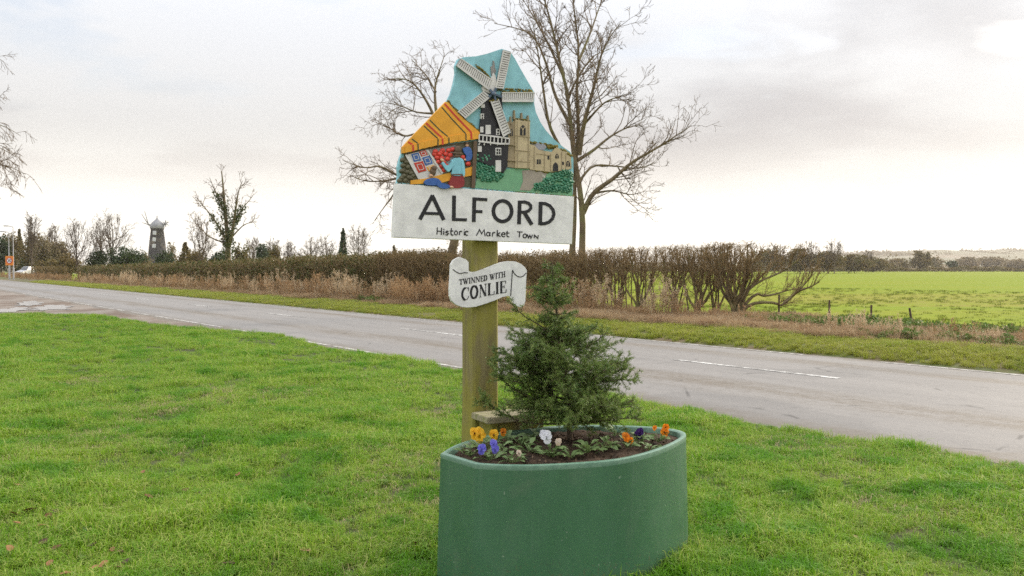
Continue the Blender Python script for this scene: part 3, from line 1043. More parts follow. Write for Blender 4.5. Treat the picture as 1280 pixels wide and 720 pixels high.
# small lettering, drawn with thin strokes: Historic Market Town
def word(letters, f, width, name='lettering', parent=board, mat=PT['ink']):
    bm = bmesh.new()
    for k, s in enumerate(letters):
        ribbon_bm(bm, s, f, width, WB - .002, WB + .0016 + (k % 7) * .0003)
    return bobj(name, bm, mat, parent)
word([[(309, 322), (306, 371)], [(338, 324), (336, 372)], [(308, 347), (337, 349)],
      [(353, 346), (352, 373)], [(353, 332), (353, 338)],
      [(386, 350), (374, 347), (366, 354), (384, 364), (380, 373), (365, 372)],
      [(405, 328), (402, 366), (410, 375), (418, 374)], [(394, 346), (418, 347)],
      arc(436, 360, 11, 14, 0, 360), [(461, 347), (459, 376)], [(460, 356), (468, 348), (479, 350)],
      [(494, 350), (493, 376)], [(494, 336), (494, 341)], arc(510, 362, 12, 14, 320, 60, 12)], cN, 7)
word([[(575, 379), (596, 337), (610, 366), (628, 338), (634, 382)], arc(655, 368, 11, 13, 0, 360), [(668, 355), (667, 382)],
      [(686, 356), (684, 383)], [(685, 364), (693, 356), (703, 358)], [(718, 340), (716, 385)], [(737, 357), (718, 371), (739, 385)],
      [(748, 371), (770, 371), (766, 359), (756, 357), (747, 366), (748, 380), (758, 387), (770, 383)], [(785, 346), (783, 380), (792, 387), (799, 386)], [(774, 360), (800, 361)]], cN, 7)
word([[(852, 352), (889, 354)], [(870, 353), (867, 390)], arc(905, 380, 12, 13, 0, 360), [(922, 370), (930, 394), (939, 376), (947, 395), (957, 372)], [(969, 395), (970, 374), (993, 396), (996, 375)]], cN, 7)

# --- carved picture panel
outline = [(45, 499), (50, 470), (48, 440), (57, 405), (63, 391), (62, 378), (110, 327), (165, 270), (220, 211), (233, 185), (243, 150), (250, 115), (248, 88), (257, 66), (275, 59), (320, 56), (355, 48), (385, 38), (408, 30), (437, 39),
           (452, 62), (470, 95), (490, 130), (506, 160), (521, 180), (521, 212), (518, 217), (524, 250), (540, 285), (560, 315), (590, 345), (620, 370), (645, 386), (656, 410), (656, 450), (652, 490), (655, 515), (653, 543)]
panel = prism('picture_panel', outline, c1, WP0, WP, PT['sky'], sign, .003)
def rel(name, pts, f, h, mat, bev=.0016, sm=0, base=WP):
    return prism(name, pts, f, WP - .004, base + h, mat, panel, bev, sm)
rel('carved_meadow', [(315, 512), (322, 470), (400, 450), (480, 440), (525, 452), (600, 452), (653, 460), (651, 490), (653, 541)], c1, .004, PT['meadow'])
rel('carved_path', [(478, 452), (520, 447), (566, 457), (556, 482), (505, 521), (470, 520), (482, 488)], c1, .006, PT['path'])
# windmill
rel('carved_mill_tower', [(345, 205), (375, 199), (408, 202), (418, 300), (432, 365), (428, 438), (414, 461), (385, 440), (326, 420), (329, 330), (336, 260)], c1, .014, PT['black'], .004)
rel('carved_mill_cap', [(325, 405), (335, 395), (410, 335), (432, 270), (452, 300), (460, 350), (460, 400), (440, 455), (400, 470), (330, 440)], cB, .016, PT['cream'], .003)
rel('carved_finial', [(415, 300), (405, 215), (425, 205), (428, 155), (438, 160), (446, 205), (440, 225), (455, 240), (455, 265), (440, 285)], cB, .008, PT['grey'])
def windows(items, f, mat, h, mat2=None):
    for (x, y, w, hh) in items:
        rel('carved_window', [(x - w / 2, y - hh / 2), (x + w / 2, y - hh / 2), (x + w / 2, y + hh / 2), (x - w / 2, y + hh / 2)], f, h, mat, .0008)
windows([(343, 228, 13, 13), (341, 264, 11, 19), (361, 310, 18, 32), (395, 318, 13, 22), (332, 377, 13, 20), (396, 386, 20, 26), (396, 436, 19, 40), (339, 310, 11, 20)], c1, PT['cream'], .0165)
windows([(392.5, 380, 6, 8), (400.5, 381, 6, 8), (392.5, 391, 6, 9), (400.5, 391, 6, 9), (341, 261, 5, 7), (341, 270, 5, 6), (395, 314, 6, 7), (395, 324, 6, 7)], c1, PT['dark'], .0175)
bm = bmesh.new()
ribbon_bm(bm, [(327, 350), (360, 354), (400, 359), (434, 359)], c1, 6, WP, WP + .024)
ribbon_bm(bm, [(329, 328), (360, 331), (400, 336), (434, 341)], c1, 5, WP, WP + .024)
for x in range(330, 436, 13):
    ribbon_bm(bm, [(x, 328 + (x - 329) * .12), (x - 1, 351 + (x - 329) * .085)], c1, 4, WP, WP + .0235)
for x in (332, 350, 372, 396, 420):
    ribbon_bm(bm, [(x, 353), (x - 4, 364)], c1, 4, WP, WP + .021)
bobj('carved_balcony', bm, PT['cream'], panel)
def sail(q, f, n, h):
    """q: root-a, tip-a, tip-b, root-b; the lead edge runs root-a to tip-a"""
    bm = bmesh.new()
    q = [np.array(p, float) for p in q]
    prism_bm(bm, [tuple(p) for p in q], f, WP - .002, WP + h, 1)
    wd = np.linalg.norm(q[0] - q[3])
    ribbon_bm(bm, [tuple(q[0]), tuple(q[1])], f, wd * .2, WP, WP + h + .007, 0)
    ribbon_bm(bm, [tuple(q[3]), tuple(q[2])], f, wd * .11, WP, WP + h + .005, 0)
    for k in range(n):
        s = (k + .5) / n
        a, b = q[0] + (q[1] - q[0]) * s, q[3] + (q[2] - q[3]) * s
        Ls = np.linalg.norm(q[1] - q[0]) / n
        ribbon_bm(bm, [tuple(a), tuple(b)], f, Ls * .66, WP, WP + h + .003 + .0002 * (k % 2), 0)
    return bobj('carved_sail', bm, [PT['cream'], PT['grey']], panel)
sail([(385, 425), (85, 200), (122, 138), (412, 338)], cB, 17, .018)
sail([(455, 420), (528, 55), (597, 74), (522, 425)], cB, 17, .018)
sail([(512, 541), (812, 541), (822, 461), (512, 461)], cB, 16, .018)
sail([(400, 495), (160, 702), (94, 645), (343, 445)], cB, 15, .018)
sail([(371, 212), (415, 336), (438, 322), (396, 205)], c1, 13, .022)
bm = bmesh.new()
for a, b in (((433, 470), (395, 430)), ((433, 470), (455, 415)), ((433, 470), (512, 500)), ((433, 470), (385, 500)), ((433, 470), (455, 535))):
    ribbon_bm(bm, [a, b], cB, 20, WP, WP + .027 + random.random() * .001)
dome_bm(bm, (433, 470), cB, 24, 24, WP + .026, .012)
bobj('carved_hub', bm, PT['hub'], panel)
# church
rel('carved_church_tower_flank', [(275, 168), (300, 140), (326, 112), (326, 480), (262, 472)], cC, .010, PT['stone2'])
rel('carved_church_tower', [(326, 112), (345, 122), (345, 110), (362, 112), (362, 124), (392, 128), (392, 118), (412, 120), (412, 130), (436, 126), (432, 484), (326, 480)], cC, .016, PT['stone'], .0012)
for x, y0, y1, w in ((320, 45, 115, 13), (375, 64, 114, 12), (423, 84, 130, 12), (293, 92, 152, 10), (278, 130, 172, 9)):
    rel('carved_pinnacle', [(x - w * .2, y0), (x + w * .2, y0), (x + w * .5, y1 - 18), (x + w * .5, y1), (x - w * .5, y1), (x - w * .5, y1 - 18)], cC, .018, PT['stone2'], .0008)
def archp(cx, y0, y1, w):
    h = w * .75
    return [(cx - w / 2, y1), (cx - w / 2, y0 + h), (cx - w * .36, y0 + h * .45), (cx, y0), (cx + w * .36, y0 + h * .45), (cx + w / 2, y0 + h), (cx + w / 2, y1)]
def arch_win(cx, y0, y1, w, h):
    rel('carved_window', archp(cx, y0, y1, w), cC, h, PT['dark'], .0006)
    bm = bmesh.new()
    ribbon_bm(bm, [(cx, y1), (cx, (y0 + y1) / 2), (cx - w * .3, y0 + w * .4)], cC, w * .12, WP, WP + h + .0015)
    ribbon_bm(bm, [(cx, (y0 + y1) / 2), (cx + w * .3, y0 + w * .4)], cC, w * .12, WP, WP + h + .0017)
    bobj('carved_tracery', bm, PT['stone'], panel)
arch_win(382, 155, 236, 42, .018)
arch_win(298, 185, 240, 20, .0125)
for pts in ([(322, 236), (436, 250)], [(324, 346), (434, 356)], [(326, 428), (433, 436)], [(264, 300), (326, 312)], [(262, 420), (326, 428)], [(340, 130), (340, 478)], [(424, 136), (422, 480)]):
    bm = bmesh.new()
    ribbon_bm(bm, pts, cC, 5, WP, WP + .0180 + random.random() * .0008)
    bobj('carved_string_course', bm, PT['stone2'], panel)
rel('carved_nave', [(434, 300), (470, 312), (500, 345), (600, 362), (632, 318), (665, 345), (690, 350), (715, 362), (742, 392), (748, 484), (690, 500), (600, 512), (434, 492)], cC, .011, PT['stone'], .0015)
rel('carved_roof', [(440, 288), (480, 292), (545, 300), (560, 322), (540, 344), (500, 345), (468, 312)], cC, .009, PT['slate'])
rel('carved_gable', [(592, 500), (594, 372), (636, 320), (668, 362), (668, 498), (630, 508)], cC, .014, PT['stone'], .001)
arch_win(638, 372, 408, 26, .0155)
rel('carved_doorway', archp(627, 436, 505, 40), cC, .0155, PT['dark'], .0006)
arch_win(720, 424, 468, 32, .0125)
windows([(493, 433, 13, 36), (510, 433, 13, 36), (574, 402, 14, 28), (683, 445, 14, 24)], cC, PT['dark'], .0125)
for pts in ([(468, 322), (466, 488)], [(480, 372), (590, 386)], [(545, 360), (543, 498)], [(705, 372), (704, 492)], [(590, 370), (590, 505)], [(672, 360), (671, 500)]):
    bm = bmesh.new()
    ribbon_bm(bm, pts, cC, 5, WP, WP + .0125 + random.random() * .0008)
    bobj('carved_buttress', bm, PT['stone2'], panel)
for c, rx, ry in (((95, 402), 68, 42), ((62, 470), 48, 34), ((150, 476), 56, 34), ((70, 520), 50, 36), ((175, 540), 62, 40), ((105, 548), 50, 34),
                  ((498, 618), 38, 32), ((575, 586), 50, 40), ((640, 545), 48, 40), ((710, 592), 50, 42), ((690, 512), 40, 28), ((735, 532), 24, 30), ((625, 630), 50, 32), ((705, 640), 45, 26), ((560, 640), 40, 24)):
    bm = bmesh.new()
    dome_bm(bm, c, cC, rx * 1.05, ry * 1.05, WP - .002, .011, 0, 0, 16, 4, .05)
    for q in range(15):
        an, rr_ = q * 2.4, .92 * math.sqrt((q + .5) / 15)
        dome_bm(bm, (c[0] + math.cos(an) * rx * rr_, c[1] + math.sin(an) * ry * rr_), cC, rx * random.uniform(.26, .38), ry * random.uniform(.26, .38), WP + .002, .008 + .009 * (1 - rr_ * .7) * random.uniform(.7, 1.2), q % 3 == 0 and 1 or 0, random.random() * 3, 8, 3, .12)
    bobj('carved_bush', bm, [PT['bush'], PT['bush2']], panel, True)
# market stall
rel('carved_stall_back', [(85, 455), (300, 400), (565, 368), (565, 690), (60, 655)], cA, .003, PT['olive'], 0)
rel('carved_display', [(102, 462), (245, 425), (350, 598), (190, 640)], cA, .007, PT['cream'])
rel('carved_display', [(250, 425), (440, 395), (480, 500), (380, 590), (350, 590)], cA, .006, PT['grey'])
for pts, mt in (([(133, 458), (183, 447), (203, 500), (152, 512)], 'blue'), ([(188, 442), (232, 430), (248, 462), (204, 474)], 'red'), ([(208, 482), (262, 468), (284, 522), (232, 537)], 'blue'), ([(152, 520), (214, 506), (240, 572), (184, 588)], 'red'), ([(238, 548), (292, 532), (305, 562), (255, 578)], 'orange')):
    rel('carved_cloth_square', pts, cA, .009, PT[mt], .0008)
    bm = bmesh.new()
    q = np.array(pts, float); c_ = q.mean(0)
    ribbon_bm(bm, [tuple(c_ + (p - c_) * .55) for p in q], cA, 4, WP, WP + .0102, 0, True)
    bobj('carved_cloth_border', bm, PT['cream'], panel)
for k, (x, y) in enumerate([(350, 433), (392, 432), (420, 425), (295, 458), (330, 458), (372, 458), (405, 465), (312, 482), (345, 486), (385, 490), (322, 512), (358, 516), (490, 480), (345, 542), (375, 540), (360, 568), (527, 525), (300, 440), (340, 446)]):
    bm = bmesh.new()
    dome_bm(bm, (x, y), cA, 20, 18, WP + .004, .012 + .001 * (k % 3), 0, 0, 9, 3)
    bobj('carved_fruit', bm, PT['fruit'], panel, True)
rel('carved_counter', [(130, 640), (240, 625), (350, 598), (440, 578), (572, 540), (572, 604), (480, 620), (350, 655), (130, 668)], cA, .010, PT['orange'], .002)
for (x, y) in ((75, 498), (100, 512), (78, 536), (112, 548), (70, 574), (105, 582), (132, 590), (82, 608), (118, 618), (55, 640), (92, 640), (130, 622), (145, 608), (70, 622)):
    bm = bmesh.new()
    dome_bm(bm, (x, y), cA, 23, 18, WP - .002, .016, 0, -.3, 9, 3)
    bobj('carved_sack', bm, PT['olive'], panel, True)
bm = bmesh.new()
ribbon_bm(bm, [(96, 462), (188, 630)], cA, 11, WP, WP + .0115)
ribbon_bm(bm, [(246, 430), (350, 592)], cA, 12, WP, WP + .0118)
bobj('carved_rail', bm, PT['cream'], panel)
bm = bmesh.new()
ribbon_bm(bm, [(579, 366), (563, 692)], cA, 26, WP - .002, WP + .017)
bobj('carved_stall_pole', bm, PT['brown'], panel)
rel('carved_awning', [(70, 410), (120, 355), (220, 252), (300, 170), (372, 94), (392, 100), (430, 148), (500, 215), (600, 300), (607, 308), (420, 336), (250, 370), (72, 418)], cA, .016, PT['orange'], .003)
val = [(70, 408), (160, 386), (250, 364), (335, 346), (420, 330), (510, 317), (607, 304)]
bm = bmesh.new()
low = []
k = 24
top = resample(np.array(val, float), k)
for q in range(k):
    low.append((top[q][0] + 2, top[q][1] + 46 + (3 if q % 2 else -3)))
prism_bm(bm, [tuple(p) for p in top] + low[::-1], cA, WP, WP + .021, 0, .0015)
for q in range(1, k - 1, 2):
    ribbon_bm(bm, [(top[q][0], top[q][1] + 2), (top[q][0] + 2, top[q][1] + 44)], cA, 11, WP, WP + .0225)
bobj('carved_valance', bm, PT['orange'], panel)
for mt, lst in (('green', ([(345, 133), (420, 220), (512, 318), (513, 360)], [(262, 222), (330, 290), (394, 342), (396, 386)], [(222, 262), (275, 312), (320, 352), (318, 402)], [(138, 352), (180, 384), (182, 430)])),
                ('red', ([(364, 108), (450, 205), (548, 306), (552, 352)], [(236, 243), (300, 302), (350, 348), (352, 394)], [(112, 374), (146, 394), (148, 438)]))):
    for pts in lst:
        bm = bmesh.new()
        wd = 8 if mt == 'green' else 12
        ribbon_bm(bm, pts[:-1], cA, wd, WP + .010, WP + .0168 + random.random() * .0004)
        ribbon_bm(bm, pts[-2:], cA, wd, WP + .010, WP + .0232 + random.random() * .0004)
        bobj('carved_stripe', bm, PT[mt], panel)
# carved figures: one at the counter, one behind it, one leaning over the board
def body(bm, pts, h, mi, bev=.0035, base=0.0):
    prism_bm(bm, resample(np.array(list(pts) + [pts[0]], float), 30)[:-1], cA, WP + base, WP + h, mi, bev)
bm = bmesh.new()
body(bm, [(420, 596), (484, 596), (498, 682), (398, 682)], .021, 2)
body(bm, [(412, 500), (440, 482), (478, 484), (498, 506), (488, 560), (488, 604), (416, 602), (420, 560)], .024, 0)
body(bm, [(418, 500), (432, 520), (405, 570), (388, 580), (356, 540), (346, 520), (360, 512), (388, 542)], .027, 0)
body(bm, [(482, 498), (500, 512), (506, 600), (492, 606), (484, 560)], .026, 0)
dome_bm(bm, (348, 500), cA, 17, 12, WP + .016, .010, 3, .7)
dome_bm(bm, (498, 612), cA, 8, 9, WP + .016, .010, 3)
dome_bm(bm, (452, 470), cA, 24, 18, WP + .018, .010, 1)
dome_bm(bm, (454, 452), cA, 38, 12, WP + .020, .009, 1, .08)
dome_bm(bm, (456, 428), cA, 25, 30, WP + .018, .012, 1)
ribbon_bm(bm, [(416, 598), (486, 598)], cA, 8, WP + .01, WP + .0262, 1)
bobj('carved_figure', bm, [PT['ltblue'], PT['brown'], PT['maroon'], PT['skin']], panel)
bm = bmesh.new()
body(bm, [(490, 418), (528, 406), (552, 430), (553, 492), (520, 506), (502, 500), (520, 474), (498, 446)], .014, 0)
dome_bm(bm, (520, 394), cA, 13, 17, WP + .006, .009, 1)
dome_bm(bm, (520, 384), cA, 15, 10, WP + .008, .009, 2)
dome_bm(bm, (505, 497), cA, 9, 8, WP + .012, .006, 1)
bobj('carved_figure', bm, [PT['blue'], PT['skin'], PT['brown']], panel)
bm = bmesh.new()
body(bm, [(222, 652), (246, 630), (300, 622), (335, 640), (345, 668), (300, 674), (236, 670)], .022, 0)
body(bm, [(318, 640), (345, 655), (400, 674), (396, 694), (345, 694), (312, 672)], .026, 0)
dome_bm(bm, (284, 580), cA, 22, 30, WP + .016, .011, 1)
dome_bm(bm, (292, 556), cA, 19, 20, WP + .018, .011, 1)
dome_bm(bm, (272, 606), cA, 16, 12, WP + .018, .008, 2)
dome_bm(bm, (412, 686), cA, 16, 10, WP + .018, .010, 2, .2)
bobj('carved_figure', bm, [PT['blue'], PT['brown'], PT['skin']], panel)
# moss along the ledges of the carving
def moss(lines, h=.012, n=1.0, r=(.8, 2.2)):
    bm = bmesh.new()
    for pts, f, sc_, wb in lines:
        P = resample(np.array(pts, float), int(26 * n))
        for p in P:
            if random.random() < .22:
                continue
            rr = random.uniform(*r) * sc_
            dome_bm(bm, (p[0] + random.uniform(-1, 1) * sc_, p[1] + random.uniform(-.8, .5) * sc_), f, rr * 1.3, rr * .8, wb, h * random.uniform(.3, 1), 0, random.random(), 6, 2, .2)
    o = bobj('moss', bm, M_moss, panel, True)
    tag(o, kind='stuff')
moss([([(40, 27), (230, 42), (420, 56)], cN, 4, WB - .012), ([(440, 58), (700, 76), (880, 88)], cN, 3.4, WB - .012), ([(860, 86), (1050, 100), (1235, 112)], cN, 4, WB - .012),
      ([(470, 440), (620, 425), (800, 445)], cB, 7, WP + .004), ([(520, 455), (660, 450), (810, 455)], cB, 8, WP + .006), ([(250, 190), (330, 255), (400, 330)], cB, 7, WP + .006), ([(395, 345), (430, 385), (450, 410)], cB, 11, WP + .006),
      ([(430, 150), (500, 215), (600, 298)], cA, 6, WP + .004), ([(400, 545), (440, 535), (470, 528)], cB, 6, WP + .020),
      ([(440, 290), (540, 300), (632, 322)], cC, 7, WP + .003), ([(570, 325), (600, 322), (632, 322)], cC, 8, WP + .006), ([(660, 345), (690, 350), (742, 390)], cC, 6, WP + .004), ([(330, 112), (380, 118), (436, 126)], cC, 4, WP + .010),
      ([(480, 502), (560, 512), (620, 510)], cC, 6, WP + .002), ([(0, 540), (30, 575), (90, 640)], cB, 6, WP)], .011)

# --- scroll plaque
sco = [(88, 150), (118, 97), (165, 71), (190, 60), (212, 72), (262, 86), (296, 122), (292, 234), (335, 244), (400, 235), (480, 205), (600, 155), (700, 122), (780, 110), (860, 115), (930, 145), (975, 185), (996, 222), (987, 330), (983, 450), (977, 590),
       (962, 640), (925, 666), (880, 652), (832, 620), (802, 572), (795, 531), (768, 522), (700, 536), (600, 584), (480, 626), (380, 656), (290, 667), (220, 662), (150, 636), (95, 590), (75, 530), (72, 450), (80, 330), (85, 220)]
WS = hs + .026
scroll = prism('scroll_plaque', sco, cS, hs + .003, WS, PT['white'], sign, .002)
for pts, kk in (([(108, 208), (150, 240), (195, 258), (245, 248), (288, 250)], 14), ([(801, 527), (812, 370), (822, 212)], 5), ([(822, 216), (850, 265), (900, 298), (945, 292), (988, 250)], 14)):
    bm = bmesh.new()
    ribbon_bm(bm, resample(np.array(pts, float), kk), cS, 10, WS - .002, WS + .0016 + random.random() * .0004)
    bobj('scroll_line', bm, PT['ink'], scroll)
# serif capitals: (polyline in a unit box, y up, thick?)
GL = {
    'T': [([(.5, 0), (.5, 1)], 1), ([(.02, .97), (.98, .97)], 0), ([(.03, 1), (.03, .78)], 0), ([(.97, 1), (.97, .78)], 0), ([(.28, .02), (.72, .02)], 0)],
    'W': [([(.14, 1), (.34, 0)], 1), ([(.34, 0), (.52, .9)], 0), ([(.46, 1), (.66, 0)], 1), ([(.66, 0), (.9, 1)], 0), ([(0, .98), (.28, .98)], 0), ([(.76, .98), (1, .98)], 0)],
    'I': [([(.5, 0), (.5, 1)], 1), ([(.05, .98), (.95, .98)], 0), ([(.05, .02), (.95, .02)], 0)],
    'N': [([(.14, 0), (.14, 1)], 0), ([(.14, 1), (.84, 0)], 1), ([(.86, 0), (.86, 1)], 0), ([(0, .98), (.26, .98)], 0), ([(.7, .98), (1, .98)], 0), ([(0, .02), (.28, .02)], 0)],
    'E': [([(.22, 0), (.22, 1)], 1), ([(.05, .98), (.88, .98)], 0), ([(.05, .02), (.95, .02)], 0), ([(.22, .52), (.68, .52)], 0), ([(.87, 1), (.9, .76)], 0), ([(.94, 0), (.97, .27)], 0), ([(.67, .64), (.67, .4)], 0)],
    'D': [([(.22, 0), (.22, 1)], 1), ([(.05, .98), (.5, .98), (.66, .92)], 0), ([(.05, .02), (.5, .02), (.66, .08)], 0), ([(.62, .94), (.8, .8), (.87, .5), (.8, .2), (.62, .06)], 1)],
    'H': [([(.2, 0), (.2, 1)], 1), ([(.8, 0), (.8, 1)], 1), ([(.2, .52), (.8, .52)], 0), ([(0, .98), (.38, .98)], 0), ([(.62, .98), (1, .98)], 0), ([(0, .02), (.38, .02)], 0), ([(.62, .02), (1, .02)], 0)],
    'L': [([(.22, 0), (.22, 1)], 1), ([(0, .98), (.46, .98)], 0), ([(.03, .02), (.92, .02)], 0), ([(.92, 0), (.95, .3)], 0)],
    'C': [([(.9, .74), (.85, .88), (.68, .97), (.5, .99)], 0), ([(.52, .98), (.3, .9), (.15, .7), (.11, .5), (.15, .3), (.3, .1), (.52, .02)], 1), ([(.5, .01), (.72, .04), (.87, .16), (.94, .28)], 0), ([(.9, .98), (.9, .68)], 0)],
    'O': [([(.5, .99), (.3, .93), (.16, .74), (.11, .5), (.16, .26), (.3, .07), (.5, .01)], 1), ([(.5, .01), (.7, .07), (.84, .26), (.89, .5), (.84, .74), (.7, .93), (.5, .99)], 1)],
}
def serif(ch, x0, x1, base, h, thick, thin):
    bm = bmesh.new()
    k = 0
    for pts, th in GL[ch]:
        q = []
        for (u, v) in pts:
            x = x0 + u * (x1 - x0)
            q.append((x, base(x) - v * h(x)))
        ribbon_bm(bm, q, cS, thick if th else thin, WS - .002, WS + .0014 + k * .00025)
        k += 1
    return bobj('letter', bm, PT['ink'], scroll)
b1 = lambda x: 392 - (x - 195) * .175 + 6 * math.sin((x - 195) / 540 * math.pi)
for ch, x0, x1 in zip('TWINNEDWITH', (184, 226, 299, 326, 381, 438, 478, 546, 618, 642, 690), (226, 296, 320, 376, 432, 476, 520, 612, 638, 686, 736)):
    serif(ch, x0, x1, b1, lambda x: 66 + (x - 184) * .004, 12, 5)
b2 = lambda x: 586 - (x - 215) * .19 - 4 * math.sin((x - 215) / 530 * math.pi)
for ch, x0, x1 in zip('CONLIE', (208, 312, 424, 524, 616, 670), (304, 412, 514, 608, 662, 750)):
    serif(ch, x0, x1, b2, lambda x: 152 - (x - 208) * .018, 25, 7)

# ------------------------------------------------------------------ planter
m = NT('planter_plastic')
co = m.coord(False, (1, 1, .35))
n = m.noise(co, 7.0, 6.0, .6)
n2 = m.noise(m.coord(), 160.0, 3.0, .6)
spk = m.noise(m.coord(False, loc=(3, 1, 5)), 48.0, 2.0, .5)
col = m.mix(m.ramp(n, .3, .7), (.045, .130, .062), (.056, .150, .076))
col = m.mix(m.ramp(spk, .735, .77, 0, .7), col, (.30, .36, .28))
sepz = m.n('ShaderNodeSeparateXYZ'); m.l(m.n('ShaderNodeTexCoord').outputs['Object'], sepz.inputs[0])
dirt = m.math('MULTIPLY', m.ramp(sepz.outputs[2], .16, .0), m.ramp(n, .42, .62))
col = m.mix(dirt, col, (.09, .09, .04))
streak = m.noise(m.coord(False, (22, 22, 1.1)), 1.0, 4.0, .6)
col = m.mix(m.ramp(streak, .58, .74, 0, .35), col, (.10, .19, .12))
smear = m.noise(m.coord(False, (3, 3, 2.2), (1, 7, 3)), 1.6, 7.0, .7, .6)
col = m.mix(m.ramp(smear, .52, .70, 0, .45), col, (.085, .15, .085))
splash = m.math('MULTIPLY', m.ramp(sepz.outputs[2], .30, .02), m.ramp(m.noise(m.coord(False, loc=(9, 2, 1)), 70.0, 3.0, .6), .58, .66))
col = m.mix(splash, col, (.12, .10, .055))
scr = m.noise(m.coord(False, (4, 4, 90), (5, 5, 5)), 1.0, 3.0, .5, 1.5)
col = m.mix(m.ramp(scr, .70, .74, 0, .5), col, (.13, .22, .15))
m.put(m.b.inputs['Roughness'], m.ramp(smear, .3, .7, .36, .58))
m.bump(n2, .10, .0012)
M_plant = m.done(col, None, .5)
planter = empty('planter', (cen[0], cen[1], 0), 'large oval dark green plastic planter on the lawn in front of the sign', 'planter')
def ring(s, z, inset=0.0):
    d = ring0 - cen
    q = cen + d * s
    if inset:
        q = q - unit(d) * inset
    return np.concatenate([q - cen, np.full((len(q), 1), z)], 1)
prof = [ring(1.028, -.03), ring(1.026, .12), ring(1.018, .32), ring(1.008, .52), ring(1.002, PZ - .022), ring(1.0035, PZ - .008), ring(1.0, PZ), ring(1.0, PZ + .003, .008), ring(1.0, PZ + .002, .026), ring(1.0, PZ - .004, .034), ring(1.0, PZ - .09, .036)]
V = np.concatenate(prof)
k = len(ring0)
i = np.arange(len(prof) * k).reshape(len(prof), k)
j = np.roll(i, -1, axis=1)
Q = np.stack([i[:-1], j[:-1], j[1:], i[1:]], -1).reshape(-1, 4)
body_o = mk('body', V[:5 * k], Q[:4 * k], M_plant, planter, smooth=True)
m = NT('planter_rim_plastic')
n = m.noise(m.coord(), 30.0, 5.0, .65)
M_rim = m.done(m.mix(m.ramp(n, .3, .7), (.10, .20, .135), (.16, .27, .19)), .4, .5)
mk('rim', V[4 * k:], Q[4 * k:] - 4 * k, M_rim, planter, smooth=True).data.set_sharp_from_angle(angle=rad(50))
body_o.data.set_sharp_from_angle(angle=rad(22))
# soil: crumbly compost
M_soil = simple('compost', (.045, .026, .014), (.085, .052, .030), 60.0, .95, .9, .01, c3=(.02, .012, .007), s3=18.0)
nr = 22
V, idx = [], []
for a in range(nr + 1):
    s = a / nr
    q = ring(1.0, 0, .035) * s
    x, y = q[:, 0] + cen[0], q[:, 1] + cen[1]
    z = PZ - .030 + .028 * (1 - s ** 2) + .010 * fbm(x, y, 16.0, 2) + .006 * RNG.normal(size=len(x)) * (s < .98)
    V.append(np.stack([q[:, 0], q[:, 1], z], 1))
V = np.concatenate(V)
i = np.arange((nr + 1) * k).reshape(nr + 1, k); j = np.roll(i, -1, axis=1)
soil = mk('soil', V, np.stack([i[:-1], j[:-1], j[1:], i[1:]], -1).reshape(-1, 4), M_soil, planter, smooth=True)
# crumbs and bark bits lying on the soil
n = 500
a = RNG.random(n) * 6.28; s = np.sqrt(RNG.random(n)) * .93
ii = (a / 6.28 * k).astype(int) % k
q = ring(1.0, 0, .035)[ii] * s[:, None]
C_ = np.stack([q[:, 0], q[:, 1], PZ - .026 + .028 * (1 - s ** 2)], 1)
M_crumb = simple('bark_crumbs', (.07, .04, .022), (.14, .095, .06), 30.0, .9, 0)
V, Q = cards(C_, RNG.uniform(.006, .018, n), RNG, 1.5)
tag(mk('crumbs', V, Q, M_crumb, planter), kind='stuff')
def soil_z(x, y):
    d = np.array([x, y]) - cen
    dd = np.linalg.norm(unit(ring0 - cen) * 1.0 - unit(d), axis=1)
    R_ = np.linalg.norm(ring0[np.argmin(dd)] - cen)
    s = min(1.0, np.linalg.norm(d) / R_)
    return PZ - .030 + .028 * (1 - s * s)
# ------------------------------------------------------------------ young conifer in the planter
M_bark = simple('conifer_bark', (.07, .05, .032), (.12, .085, .055), 40.0, .9, .6, .003)
M_needle = leafy('conifer_needles', (.080, .150, .030), (.150, .220, .046), (.26, .31, .09), 7.0, .25, .45, spec=.4)
M_needle_d = leafy('conifer_inner_needles', (.022, .055, .022), (.045, .075, .025), (.11, .085, .035), 9.0, .2, .5)
def needles(P, rng, per_m, ln, w, spread=.9, flat=.35):
    N, kp, _ = P.shape
    plen = np.linalg.norm(np.diff(P, axis=1), axis=2).sum(1)
    cnt = np.maximum(4, (plen * per_m)).astype(int)
    pi = np.repeat(np.arange(N), cnt)
    M = len(pi)
    t = rng.random(M)
    x = t * (kp - 1)
    i0 = np.minimum(x.astype(int), kp - 2)
    fr = (x - i0)[:, None]
    pos = P[pi, i0] * (1 - fr) + P[pi, i0 + 1] * fr
    tan = unit(P[pi, i0 + 1] - P[pi, i0])
    q = rng.normal(size=(M, 3))
    q[:, 2] *= (1 - flat)
    side = unit(q - (q * tan).sum(1, keepdims=True) * tan)
    d = unit(tan * rng.uniform(.35, .9, M)[:, None] + side * spread)
    L_ = rng.uniform(ln[0], ln[1], M)[:, None]
    s = unit(np.cross(d, rng.normal(size=(M, 3)))) * (w * .5)
    V = np.stack([pos - s, pos + s, pos + d * L_ + s * .4, pos + d * L_ - s * .4], 1).reshape(-1, 3)
    return V, np.arange(M * 4).reshape(M, 4)
YC = 4.57
base = gnd(713, 549, PZ - .01)
con = empty('young_conifer', base, 'bushy young conifer with dark green needles planted in the green planter', 'tree')
tr_px = [(713, 551), (709, 500), (704, 455), (698, 405), (692, 362), (690, 327)]
T = resample(np.array([at(px, py, YC) for px, py in tr_px]), 24)
R = np.linspace(.016, .0025, 24)
rng = np.random.default_rng(5)
env_y = [322, 335, 348, 362, 380, 400, 420, 440, 462, 485, 510, 530, 545]
env_r = [2, 7, 14, 25, 29, 25, 46, 72, 88, 90, 88, 78, 56]
